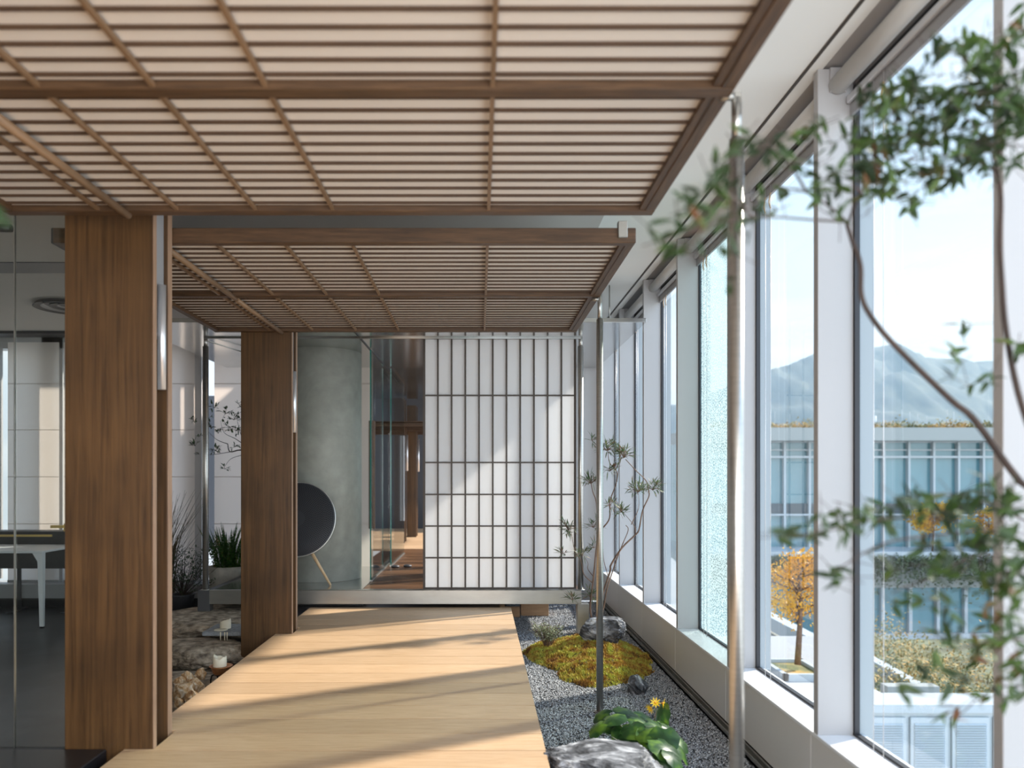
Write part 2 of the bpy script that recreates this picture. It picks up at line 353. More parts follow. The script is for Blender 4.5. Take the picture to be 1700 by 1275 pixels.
def fin_y(k): return 3.064+1.084*k
nwin = 0
for k in range(-5, 6):
    nwin += 1
    y0, y1 = fin_y(k), fin_y(k+1)
    win = thing('window_%d' % nwin, 'tall window bay', 'window', (1.5, y0, .112)); del win['category']; win['kind'] = 'structure'
    mu = MB().box(XW, 1.492, y1, y1+.04, .112, ZC, .0015); part('mullion', mu, M['white'], win)
    ex = MB().box(1.512, 1.575, y1+.005, y1+.035, .10, 2.69); part('outer_mullion', ex, M['outer'], win)
    gk = MB().box(1.492, 1.512, y1-.012, y1+.052, .112, 2.69); gk.box(1.490, 1.512, y0+.04, y1, .112, .122); gk.box(1.49, 1.512, y0+.04, y1, 2.675, 2.70)
    part('gasket_frame', gk, M['gasket'], win)
    gl = MB().add([(1.505, y0+.04, .12), (1.505, y1, .12), (1.505, y1, 2.69), (1.505, y0+.04, 2.69)], [(0,1,2,3)])
    part('glass_pane', gl, M['cracked'] if k == 1 else M['glass'], win)
    # roller blind and its guide wires
    names = {-1: 'nearest the camera', 0: 'in front of the second bay', 1: 'above the cracked pane', 2: 'just beyond the cracked pane', 3: 'in the second bay beyond the cracked pane'}
    if -2 <= k <= 4:
        rb = thing('roller_blind', 'rolled up white roller blind %s' % {-1: 'above the large clear window at right, nearest of the row', 0: 'above the clear window left of the thick near mullion',
              1: 'above the cracked glass pane', 2: 'above the window just past the cracked pane', 3: 'at the second window past the cracked pane', -2: 'at the window closest behind the frame edge'}.get(k, 'at the last visible window far down the row'), 'blind', (1.42, y0+.04, 2.6), 'roller blinds along the window wall')
        part('tube', MB().tube([(1.425, y0+.075, 2.70), (1.425, y1-.01, 2.70)], .036, 20), M['rollertube'], rb)
        part('bracket', MB().box(1.395, 1.46, y1-.012, y1-.001, 2.675, 2.77), M['white'], rb)
        part('hem_bar', MB().box(1.458, 1.474, y0+.08, y1-.012, 2.625, 2.655, .003), M['alu'], rb)
        part('head_rail', MB().box(1.476, 1.488, y0+.05, y1-.005, 2.58, 2.66), M['greymetal'], rb)
        for dy in (.20, .27):
            part('guide_wire', MB().tube([(1.47, y1-dy, .112), (1.47, y1-dy, 2.62)], .0016, 6), M['alu'], rb)
            part('wire_hook', MB().tube([(1.47, y1-dy, 2.50), (1.466, y1-dy+.012, 2.535), (1.47, y1-dy, 2.58)], .0035, 6), M['lightwood'], rb)

# ------------------------------------------------------------ deck
PIL = [(-1.56, 3.229), (-1.56, 5.615)]                  # pillars: centre x, front y
PD = .235
dk = MB()
y = 3.207-.2125*27
def cuts(a, b_):
    s_ = sorted({a, b_, *[q for _, py in PIL for q in (py-.004, py+PD+.004) if a < q < b_]})
    return list(zip(s_[:-1], s_[1:]))
while y < 6.75:
    ye = min(y+.2125, 6.765)
    for a, b_ in cuts(y+.003, ye-.003):
        mid = (a+b_)/2; notch = any(py-.004 < mid < py+PD+.004 for _, py in PIL)
        dk.box(-1.49 if not notch else -1.368, .277, a, b_, -.035, 0)
    y += .2125
deck = thing('timber_deck', 'long pale oak boardwalk deck running down the middle of the passage', 'deck', (-.6, 2, GZ))
part('deck_boards', dk, M['deck'], deck)
sb = MB().box(-1.33, .20, -2.5, 6.74, -.09, -.036)
for yy in np.arange(-2.4, 6.7, .9):
    for xx in (-1.30, .12): sb.box(xx, xx+.06, yy, yy+.06, GZ if xx > 0 else FZ, -.08)
part('subframe', sb, M['darkmetal'], deck)

# ------------------------------------------------------------ pillars
def pillar(py, label):
    t = thing('timber_pillar', label, 'pillar', (-1.56, py, FZ), 'timber clad pillars along the deck')
    part('front_board', MB().box(-1.745, -1.373, py, py+.034, FZ, 2.755, .003), M['pillar'], t)
    part('back_board', MB().box(-1.745, -1.388, py+.19, py+PD, FZ, 2.755, .003), M['pillar'], t)
    part('lit_edge_strip', MB().box(-1.373, -1.371, py+.001, py+.033, FZ, 2.755), M['litedge'], t, 'pale timber edge with window light in its colour')
    part('lit_edge_strip', MB().box(-1.388, -1.386, py+.191, py+PD-.001, FZ, 2.755), M['litedge'], t, 'pale timber edge with window light in its colour')
    part('steel_web', MB().box(-1.69, -1.452, py+.034, py+.19, FZ, 2.755), M['greymetal'], t)
    part('cover_plate', MB().box(-1.452, -1.405, py+.036, py+.188, 1.755, 2.755), M['greymetal'], t)
    zc = EYE+(VY-474)*(py+.12)/FPX if py < 4 else EYE+(VY-617)*(py+.12)/FPX
    s = thing('wall_sconce', ('slim aluminium tube sconce on the front pillar' if py < 4 else 'slim aluminium tube sconce on the farther pillar'), 'lamp', (-1.397, py+.12, zc-.46), 'tube sconces on the pillars')
    part('tube', MB().tube([(-1.383, py+.115, zc-.455), (-1.383, py+.115, zc)], .0175, 24), M['alu'], s)
    part('arm', MB().box(-1.46, -1.40, py+.108, py+.122, zc-.216, zc-.208), M['alu'], s)
    return t
pillar(PIL[0][1], 'wide brown timber pillar at left front beside the glass partition')
pillar(PIL[1][1], 'brown timber pillar behind the front one, left of the round black speaker')

# ------------------------------------------------------------ lattice canopies
def canopy(x0, x1, ya, ym, yb, zb, ribs, label, pole_x, bracket=False):
    t = thing('lattice_canopy', label, 'canopy', ((x0+x1)/2, (ya+yb)/2, zb), 'timber lattice canopies over the deck')
    H_ = .068; bw = .05
    for yy in (ya, ym-bw, yb-bw):
        part('cross_beam', MB().box(x0, x1, yy, yy+bw, zb, zb+H_, .003), M['beam'], t)
    for xx in (x0, x1-.04):
        part('side_beam', MB().box(xx, xx+.04, ya+bw, yb-bw, zb+.002, zb+H_-.002, .002), M['beamy'], t)
    part('top_panel', MB().box(x0+.01, x1-.01, ya+.01, yb-.01, zb+.025, zb+.037), M['canopy'], t)
    sl = MB()
    for a, b_ in ((ya+bw, ym-bw), (ym, yb-bw)):
        n = max(1, round((b_-a)/.0728)); p_ = (b_-a)/n
        for i in range(n):
            yy = a+p_*(i+.5) if i else a+p_*.5
            sl.box(x0+.04, x1-.04, yy-.004, yy+.004, zb+.016, zb+.0248)
    part('slat_grille', sl, M['slat'], t)
    for rx in ribs:
        for a, b_ in ((ya+bw, ym-bw), (ym, yb-bw)):
            part('rib', MB().box(rx-.0065, rx+.0065, a, b_, zb+.004, zb+.018), M['rib'], t)
    part('liner_strip', MB().box(x1-.062, x1-.04, ya+bw, yb-bw, zb+.006, zb+.0248), M['beamy'], t)
    for a, b_ in ((ya+.03, ym-.02), (ym+.01, yb-.02)):
        part('round_batten', MB().tube([(pole_x, a, zb-.006), (pole_x, b_, zb-.006)], .015, 12), M['rib'], t)
    if bracket: part('bracket', MB().box(.625, .668, ya-.014, ya+.02, zb+.02, zb+.095, .003), M['steelm'], t, 'grey steel clamp over the beam end')
    for rx in (-1.2, .3):
        for yy in (yb-.6, yb-.3):
            part('hanger_rod', MB().tube([(rx, yy, zb+.037), (rx, yy, ZC-.02)], .004, 6), M['steel'], t)
    return t
ribs = (-1.495, -1.187, -.878, -.575, .036)
canopy(-1.87, .688, .95, 2.113, 3.06, EYE+1.046, ribs, 'near timber lattice canopy filling the top of the view', -1.39)
canopy(-1.93, .708, 3.473, 4.54, 5.61, EYE+1.065, [r*1.018 for r in ribs], 'second timber lattice canopy behind the near one, with a grey clamp on its beam', -1.44, True)

def post(x, y, zb, label, ztop, zs, r=.020, name_group='steel posts'):
    t = thing('steel_post', label, 'post', (x, y, zb), name_group)
    part('sleeve', MB().tube([(x, y, zb), (x, y, zs)], r, 24), M['steel'], t)
    part('inner_rod', MB().tube([(x, y, zs), (x, y, ztop)], r*.68, 20), M['steel'], t)
    part('foot_plate', MB().lathe((x, y, zb), [(r*1.5, 0), (r*1.5, .006), (r*1.0, .007)], 24), M['steel'], t)
    return t
for (x, y, lb) in ((.7095, 2.12, 'thick blurred steel post right of the deck, nearest the camera'), (.708, 4.52, 'steel post rising from the gravel left of the moss mound peak')):
    t = post(x, y, GZ, lb, 2.185 if y < 3 else 2.225, EYE+.935, .020, 'steel posts holding the canopies')
    part('clamp', MB().tube([(x-.045, y, 2.19), (x+.005, y, 2.19)], .011, 12).box(x-.008, x+.008, y-.012, y+.012, 2.17, 2.20), M['steelm'], t)

# ------------------------------------------------------------ stainless platform
HP = EYE-.988; PY = 6.77
pf = thing('steel_platform', 'raised stainless steel platform carrying the column, speaker and screen', 'platform', (-.7, PY, GZ))
part('front_beam', MB().box(-2.42, .90, PY, PY+.06, HP-.122, HP, .002), M['steelm'], pf)
part('side_beam', MB().box(-2.42, -2.36, PY+.06, 8.6, HP-.122, HP, .002), M['steelshade'], pf)
part('top_plate', MB().box(-2.36, -1.045, PY+.06, 8.62, HP-.012, HP-.001).box(-1.045, .9, PY+.06, PY+.10, HP-.012, HP-.001), M['mirror'], pf)
part('board_floor', MB().box(-1.04, .9, PY+.10, 10.75, HP-.03, HP-.001), M['walnut'], pf)
part('pale_board_floor', MB().box(-1.9, .9, 10.75, 15.1, HP-.03, HP), M['deck'], pf)
for x, yy in ((-2.485, PY), (.862, PY), (-2.485, 8.45)):
    part('leg', MB().box(x, x+.105, yy-.001, yy+.10, FZ if x < 0 else GZ, HP-(.0 if x < 0 else .122), .002), M['steelshade'] if x < 0 else M['steelm'], pf)
ZS = EYE+1.243
rs = thing('steel_roof_slab', 'thin polished steel roof slab above the platform, edge showing at right', 'roof', (-.7, 7.4, ZS))
part('plate', MB().box(-2.84, 1.33, 6.12, BY-.02, ZS, ZS+.034, .002), M['mirror'], rs)
part('seam_strip', MB().box(-1.065, -1.05, 6.3, 10.2, ZS-.006, ZS+.001), M['black'], rs)
for x in (-2.3, 1.1):
    for yy in (6.5, 8.2): part('hanger_rod', MB().tube([(x, yy, ZS+.034), (x, yy, ZC-.02 if x < .7 else ZC)], .006, 8), M['steel'], rs)
inner = MB().box(-1.9, .9, BY-.02, 12.2, ZS+.02, ZS+.04); solo('polished_ceiling_panel', inner, M['mirror'], 'mirror polished ceiling panel over the inner corridor behind the glass', 'ceiling panel')
for (x, lb) in ((-2.425, 'steel post on the left corner of the platform'), (.895, 'steel post on the right corner of the platform beside the white screen')):
    post(x, PY+.03, HP, lb, ZS, EYE+219*6.8/FPX, .026, 'steel posts on the platform corners')
solo('steel_rail', MB().tube([(-2.425, PY+.0, EYE+233*6.77/FPX), (.895, PY+.0, EYE+233*6.77/FPX)], .0075, 10), M['steel'], 'thin horizontal steel rod between the platform corner posts', 'rail')
solo('steel_rail', MB().tube([(-2.425, PY+.03, EYE+230*6.77/FPX), (-1.95, BY-.05, EYE+225*6.77/FPX)], .006, 8), M['steel'], 'thin steel rod running back from the left platform post', 'rail')

# white grid screen
SY = 6.86; X0, X1 = -.494, .854; Z0 = HP+.002; Z1 = ZS-.002
scn = thing('shoji_screen', 'tall white translucent sliding screen with dark grid', 'screen', (.18, SY, Z0))
part('panel', MB().box(X0, X1, SY+.008, SY+.016, Z0, Z1), M['paper'], scn)
lt = MB()
for i in range(12):
    x = X0+i*(X1-X0)/11; w_ = .0075 if 0 < i < 11 else .010
    lt.box(x-w_, x+w_, SY-.006, SY+.008, Z0, Z1)
for yy in (656.5, 767.8, 820.8, 873.3, 925.9, 976.3):
    z = EYE+(VY-yy)*SY/FPX; lt.box(X0-.01, X1+.01, SY-.007, SY+.008, z-.0065, z+.0065)
part('grid', lt, M['lattice'], scn)

# column
solo('round_column', MB().lathe((-1.58, 7.66, HP), [(.40, 0), (.40, ZS-HP)], 96), M['concrete'], 'thick round raw concrete column behind the black speaker', 'column')

# glass sliding panels of the inner corridor
GX = -1.045
def gpanel(y0, y1, x, label, hmat, hy, hz0, hz1):
    t = thing('glass_door', label, 'glass door', (x, y0, HP), 'sliding glass doors of the inner corridor')
    part('pane', MB().box(x-.004, x+.004, y0+.012, y1, HP+.012, ZS-.01), M['sheet'], t)
    part('edge', MB().box(x-.006, x+.006, y0, y0+.012, HP+.012, ZS-.01), M['greenedge'], t, 'green polished glass edge')
    part('handle', MB().box(x+.006, x+.03, hy, hy+.035, hz0, hz1, .003).box(x-.03, x-.006, hy, hy+.035, hz0, hz1, .003), hmat, t)
    part('floor_rail', MB().box(x-.014, x+.014, y0, y1, HP, HP+.012), M['steelm'], t)
gpanel(7.37, 8.9, GX, 'front sliding glass door with a long brown pull handle', M['pillar'], 7.45, EYE-.49, EYE+.56)
gpanel(8.62, 10.1, GX+.05, 'second sliding glass door farther down the corridor with a grey pull handle', M['greymetal'], 9.9, EYE-.55, EYE+.55)

# inner corridor beyond
for py, xx, lb in ((11.7, -1.30, 'slim timber pillar seen through the gap left of the screen'), (12.9, -1.22, 'timber pillar farther down the inner corridor')):
    t = thing('corridor_pillar', lb, 'pillar', (xx, py, HP), 'timber pillars in the inner corridor')
    part('board', MB().box(xx-.0, xx+.16, py, py+.05, HP, ZS-.02, .003), M['pillar'], t)
    part('back_board', MB().box(xx-.0, xx+.155, py+.3, py+.36, HP, ZS-.02, .003), M['pillar'], t)
    part('web', MB().box(xx+.0, xx+.10, py+.05, py+.3, HP, ZS-.02), M['greymetal'], t)
    s = thing('wall_sconce', 'tube sconce on the %s corridor pillar' % ('nearer' if py < 12 else 'farther'), 'lamp', (xx+.2, py+.1, 1.3), 'tube sconces in the inner corridor')
    part('tube', MB().tube([(xx+.185, py+.1, 1.25), (xx+.185, py+.1, 1.80)], .02, 16), M['alu'], s)
    part('arm', MB().box(xx+.10, xx+.18, py+.09, py+.11, 1.5, 1.51), M['alu'], s)
cz = 1.90
t = thing('lattice_canopy', 'small timber lattice canopy deep inside the inner corridor', 'canopy', (-.3, 12, cz), 'timber lattice canopy in the inner corridor')
for yy in (11.2, 12.3, 13.4): part('cross_beam', MB().box(-1.9, .9, yy, yy+.06, cz, cz+.07), M['beam'], t)
sl = MB()
for i in range(28): sl.box(-1.9, .9, 11.27+i*.077, 11.285+i*.077, cz+.02, cz+.04)
part('slat_grille', sl, M['slat'], t)
part('top_panel', MB().box(-1.9, .9, 11.2, 13.4, cz+.045, cz+.055), M['beam'], t)
for yy in (11.5, 13.1): part('hanger_rod', MB().tube([(-.3, yy, cz+.05), (-.3, yy, ZC-.02)], .005, 6), M['steel'], t)

# ------------------------------------------------------------ far left: blinds wall
fw = MB()
for x0, x1 in ((-7, -6.1), (-5.0, -4.76), (-3.36, -3.17), (-1.55, -1.45)): fw.box(x0, x1, BY+.12, BY+.30, FZ, ZC)
fw.box(-7, -1.32, BY+.12, BY+.30, 2.62, ZC); fw.box(-7, -1.32, BY+.02, BY+.30, FZ, -.05)
struct('wall_far', fw, M['white'])
struct('trim_4', MB().box(-7, -2.5, BY-.16, BY+.02, -.19, -.035, .003), M['greymetal'], 'low grey ledge under the blinds')
struct('baseboard_far', MB().box(-7, -2.5, BY-.10, BY+.0, FZ, -.19), M['black'])
for x0, x1, lb in ((-6.98, -5.46, 'woven roller blind at the left edge of the view'), (-5.32, -4.74, 'lowered woven roller blind behind the white table'),
                   (-4.69, -3.21, 'wide lowered roller blind seen left and right of the front pillar'), (-2.99, -1.20, 'lowered roller blind behind the potted fern and column')):
    t = thing('window_blind', lb, 'blind', ((x0+x1)/2, BY+.01, -.03), 'lowered roller blinds on the far wall')
    bl = MB(); n = 6
    zz = [-.03+i*(2.70/n) for i in range(n+1)]
    bl.add([(x, BY+.012, z) for z in (zz[0], zz[-1]) for x in (x0, x1)], [(0,1,3,2)])
    part('fabric', bl, M['blind'], t)
    for z in (.62, 1.15, 1.68, 2.2): part('batten', MB().box(x0, x1, BY+.008, BY+.012, z, z+.006), M['blind'], t)
    part('bottom_bar', MB().box(x0, x1, BY+.002, BY+.016, -.034, -.01), M['greymetal'], t)
struct('window_14', MB().box(-5.46, -5.43, BY+.05, BY+.1, 0, 2.62).box(-3.165, -3.15, BY+.05, BY+.1, 0, 2.62), M['white'], 'white window frames glimpsed between the blinds')
# ceiling slots
struct('ceiling_slot', MB().box(-7, -1.95, 5.73, 6.02, ZC-.026, ZC-.0195), M['gasket']).name = 'trim_5'
struct('trim_6', MB().box(-7, -1.3, BY-.25, BY-.02, ZC-.05, ZC-.0205), M['gasket'])
dif = thing('air_diffuser', 'round ceiling air diffuser in the office at left', 'vent', (-3.82, 7.15, ZC-.04))
for i, r in enumerate((.30, .235, .17, .10)):
    part('ring', MB().lathe((-3.82, 7.15, ZC-.055+i*.006), [(r-.035, .030), (r, 0), (r-.004, .004), (r-.03, .034)], 40), M['greymetal'] if i % 2 else M['gasket'], dif)

# glass partition at left
gt = thing('glass_partition', 'clear glass partition left of the front pillar with one thin vertical seam', 'glass wall', (-3, 3.24, 0))
part('pane', MB().box(-1.958, -1.748, 3.236, 3.244, .0, ZC-.02), M['sheet'], gt)
part('pane', MB().box(-4.6, -1.962, 3.236, 3.244, .0, ZC-.02), M['sheet'], gt)
part('seam', MB().box(-1.9615, -1.9585, 3.234, 3.246, .0, ZC-.02), M['steelm'], gt)
solo('black_plinth', MB().box(-4.6, -1.565, .6, 3.225, FZ, 0, .004), M['tile'], 'black stone plinth at lower left before the glass partition', 'plinth').data.materials[0] = M['black']
solo('plinth_threshold', MB().box(-4.6, -1.75, 3.226, 3.254, FZ, 0), M['darkmetal'], 'dark threshold under the glass partition', 'threshold')
#@@OBJECTS
# ------------------------------------------------------------ garden materials
M['rockdark'] = noisy('veined_dark_rock', [(.36, (.015,.016,.019)), (.46, (.07,.072,.08)), (.54, (.22,.225,.24)), (.60, (.42,.43,.45)), (.66, (.70,.70,.71))], 5, (1,1,1.5), .6, bump=.8, dist=2.2, detail=14)
M['rockbrown'] = noisy('rough_brown_stone', [(.35, (.12,.09,.065)), (.5, (.33,.265,.195)), (.65, (.56,.46,.35))], 14, (1,1,1), .85, bump=.9, detail=12)
M['rocktan'] = noisy('tan_ochre_rock', [(.32, (.25,.11,.045)), (.44, (.52,.31,.14)), (.54, (.70,.55,.38)), (.64, (.85,.77,.66))], 16, (1,1,1), .75, bump=.6, detail=10, dist=1)
M['slate'] = noisy('grey_slate', [(.3, (.16,.17,.18)), (.7, (.34,.36,.38))], 40, (1,1,1), .7, bump=.4)
M['moss'] = noisy('moss_tufts', [(.36, (.20,.08,.02)), (.44, (.44,.24,.04)), (.53, (.48,.40,.06)), (.63, (.50,.52,.09))], 11, (1,1,1), .85, detail=6)
M['mossbase'] = noisy('moss_bed', [(.35, (.06,.032,.012)), (.65, (.12,.095,.02))], 9, (1,1,1), .95, bump=1)
M['bark'] = noisy('brown_bark', [(.3, (.09,.05,.03)), (.7, (.22,.135,.09))], 30, (1,1,.3), .8, bump=.4)
M['barkdark'] = noisy('dark_bark', [(.3, (.022,.014,.011)), (.7, (.055,.034,.027))], 30, (1,1,.3), .8)
M['nandina'] = leafmat('nandina_leaves', [(.36, (.010,.024,.008)), (.52, (.024,.052,.012)), (.62, (.050,.095,.018)), (.70, (.11,.045,.02))], 9, .28, .65)
M['olive'] = leafmat('narrow_olive_leaves', [(.35, (.06,.10,.045)), (.55, (.13,.17,.08)), (.66, (.24,.13,.09))], 22, .3)
M['ligularia'] = leafmat('glossy_round_leaves', [(.36, (.018,.055,.016)), (.52, (.035,.095,.025)), (.68, (.14,.26,.03))], 12, .3, .34)
M['fern'] = leafmat('foxtail_leaves', [(.35, (.02,.07,.012)), (.58, (.06,.16,.03)), (.7, (.20,.16,.05))], 14, .3)
M['darkleaf'] = leafmat('dark_small_leaves', [(.35, (.02,.045,.018)), (.65, (.06,.10,.04))], 30, .25)
M['silver'] = leafmat('silver_green_leaves', [(.35, (.14,.17,.09)), (.65, (.38,.42,.28))], 60, .25)
M['grass'] = noisy('dry_dark_grass', [(.3, (.05,.04,.022)), (.7, (.16,.12,.07))], 20, (1,1,1), .8)
M['petal'] = plain('yellow_petals', (.95, .60, .01), .5)
M['petalc'] = plain('orange_flower_centre', (.75, .32, .02), .6)
M['wax'] = trans('cream_candle_wax', (.86, .80, .64), (.85, .7, .45), .25, .5)
M['wick'] = plain('burnt_wick', (.02, .02, .02), .9)
M['copper'] = noisy('worn_copper', [(.3, (.42,.16,.06)), (.7, (.72,.34,.15))], 14, (1,1,1), .38, metal=.7)
M['pot'] = noisy('pale_cement_pot', [(.35, (.34,.32,.28)), (.65, (.50,.47,.41))], 9, (1,1,1), .8, bump=.15)
M['brass'] = plain('brushed_brass', (.62, .45, .16), .35, .9)
M['tablewhite'] = plain('white_table', (.72, .73, .75), .4)
M['speaker'] = plain('black_speaker_cloth', (.028, .030, .037), .6)
M['hole'] = plain('speaker_perforation', (.004, .004, .005), .9)
M['ring'] = plain('silver_speaker_rim', (.78, .77, .75), .3, .8)
M['box'] = noisy('plywood_box', [(.3, (.36,.20,.10)), (.7, (.50,.30,.16))], 6, (1,6,6), .6)

def rock(c, sz, seed, sub=4, amp=.25, freq=2.0, flat=None, fine=.05, rot=0, facet=0):
    import bmesh
    bm = bmesh.new(); bmesh.ops.create_icosphere(bm, subdivisions=sub, radius=1)
    o = Vector((seed*3.1, seed*1.7, seed*5.3)); vs = []
    rs = random.Random(seed); planes = []
    for _ in range(facet):
        n = Vector((rs.uniform(-1,1), rs.uniform(-1,1), rs.uniform(-.4,.9))).normalized(); planes.append((n, rs.uniform(.62,.86)))
    for v in bm.verts:
        p = v.co.copy(); p *= 1+amp*noise.noise(p*freq+o)+amp*.5*noise.noise(p*freq*2.3+o)
        for n, d in planes:
            k = p.dot(n)-d
            if k > 0: p -= n*k*.9
        p *= 1+fine*noise.noise(p*9+o)+fine*.8*abs(noise.noise(p*17+o))
        if flat is not None and p.z > flat: p.z = flat+(p.z-flat)*.12
        if p.z < -.95: p.z = -.95
        x, y = p.x*math.cos(rot)-p.y*math.sin(rot), p.x*math.sin(rot)+p.y*math.cos(rot)
        vs.append((c[0]+x*sz[0]/2, c[1]+y*sz[1]/2, c[2]+sz[2]/2+p.z*sz[2]/2))
    fs = [tuple(v.index for v in f.verts) for f in bm.faces]; bm.free()
    m = MB(); m.add(vs, fs, False); return m

# ------------------------------------------------------------ moss mound
def mound(x, y):
    wv = Vector((x*5, y*5, 7)); x0_, y0_ = x, y
    x += .055*noise.noise(wv)+.02*noise.noise(wv*3.1); y += .08*noise.noise(wv+Vector((9, 3, 1)))+.03*noise.noise(wv*2.7+Vector((4, 0, 0)))
    def g_(cx, cy, a, b_, h, q=2): 
        r = ((x-cx)/a)**2+((y-cy)/b_)**2
        return h*max(0, 1-r)**.8
    h = max(g_(.86, 5.92, .44, .62, .13), g_(.80, 5.42, .27, .33, .085), g_(.62, 6.0, .27, .45, .075), g_(1.0, 5.7, .24, .55, .10))
    return h*(1+.3*noise.noise(Vector((x*6, y*6, 1))))+(.012*noise.noise(Vector((x0_*38, y0_*38, 3)))+.008*noise.noise(Vector((x0_*80, y0_*80, 5))) if h > .004 else 0)
mb = MB(); nx, ny = 110, 180; vs = []
for j in range(ny+1):
    for i in range(nx+1):
        x = .32+i*(1.30-.32)/nx; y = 5.0+j*(6.62-5.0)/ny; vs.append((x, y, GZ-.014+mound(x, y)))
keep = [(a, a+1, a+nx+2, a+nx+1) for j in range(ny) for i in range(nx) for a in (j*(nx+1)+i,) if max(vs[a][2], vs[a+1][2], vs[a+nx+1][2], vs[a+nx+2][2]) > GZ-.0135]
mb.add(vs, keep, True)
moss = solo('moss_mound', mb, M['mossbase'], 'low mound of golden green moss on the gravel around the dark rock', 'moss')
R = np.random.RandomState(3)
tf = MB(); cnt = 0
while cnt < 15000:
    x = R.uniform(.33, 1.29); y = R.uniform(5.02, 6.6); h = mound(x, y)
    if h < .003: continue
    cnt += 1; z = GZ-.014+h
    for _ in range(3):
        a = R.uniform(0, 6.28); l = R.uniform(.009, .021); wd = .004
        dx, dy = math.cos(a), math.sin(a); t = R.uniform(.2, .9)
        n = len(tf.v)
        tf.v += [(x-dy*wd, y+dx*wd, z-.002), (x+dy*wd, y-dx*wd, z-.002), (x+dx*l*t, y+dy*l*t, z+l)]
        tf.f.append((n, n+1, n+2)); tf.sm.append(False)
WL[moss.name] = Vector(moss.location)
part('moss_fronds', tf, M['moss'], moss, 'fine yellow green and rust coloured moss fronds', 'stuff')

# ------------------------------------------------------------ gravel stones
def pebbles(n, x0, x1, y0, y1, r, seed):
    R = np.random.RandomState(seed)
    c = np.stack([R.uniform(x0, x1, n), R.uniform(y0, y1, n), np.full(n, GZ-.006)+R.uniform(-.003, .003, n)], 1)
    base = np.array([(1,0,0),(-1,0,0),(0,1,0),(0,-1,0),(0,0,1),(0,0,-1)], float)
    s = R.uniform(.55, 1.25, (n, 1, 3))*r; s[:, :, 2] *= .75
    v = base[None]*s; v += R.uniform(-.25, .25, v.shape)*r
    a = R.uniform(0, 6.28, n); ca, sa = np.cos(a)[:, None], np.sin(a)[:, None]
    vx = v[..., 0]*ca-v[..., 1]*sa; vy = v[..., 0]*sa+v[..., 1]*ca
    v = np.stack([vx, vy, v[..., 2]], -1)+c[:, None]
    f = np.array([(0,2,4),(2,1,4),(1,3,4),(3,0,4),(2,0,5),(1,2,5),(3,1,5),(0,3,5)])
    F = f[None]+6*np.arange(n)[:, None, None]
    return v.reshape(-1, 3), F.reshape(-1, 3)
va, fa = pebbles(52000, .262, 1.313, 2.2, 6.9, .0075, 1)
vb, fb = pebbles(9000, .29, 1.313, 6.9, 8.6, .009, 2)
vv = np.concatenate([va, vb]); ff = np.concatenate([fa, fb+len(va)])
me = bpy.data.meshes.new('gravel'); me.vertices.add(len(vv)); me.vertices.foreach_set('co', (vv-np.array([0,0,GZ])).ravel())
me.loops.add(ff.size); me.loops.foreach_set('vertex_index', ff.ravel().astype(np.int32))
me.polygons.add(len(ff)); me.polygons.foreach_set('loop_start', np.arange(0, ff.size, 3, dtype=np.int32)); me.polygons.foreach_set('loop_total', np.full(len(ff), 3, np.int32))
me.update(calc_edges=True); me.validate(); me.materials.append(M['gravel'])
o = bpy.data.objects.new('gravel', me); C.objects.link(o); o.location = (0, 0, GZ)
o['label'] = 'loose dark grey gravel covering the strip between deck and windows'; o['category'] = 'gravel'; o['kind'] = 'stuff'

# ------------------------------------------------------------ rocks on the gravel
solo('garden_rock', rock((.955, 5.97, -.165), (.36, .26, .27), 11, 5, .22, 1.5, .62, .07, .15, 9), M['rockdark'], 'jagged dark rock on top of the moss mound at the foot of the small tree', 'rock')
solo('garden_rock', rock((1.02, 4.94, GZ-.02), (.125, .14, .135), 5, 4, .3, 1.6, None, .06, .3, 6), M['rockdark'], 'small dark grey rock on gravel in front of the moss mound', 'rock')
solo('garden_rock', rock((.535, 3.16, GZ-.03), (.56, .60, .375), 23, 6, .24, 1.7, .50, .07, .4, 10), M['rockdark'], 'large veined grey rock in the foreground beside the deck edge', 'rock')

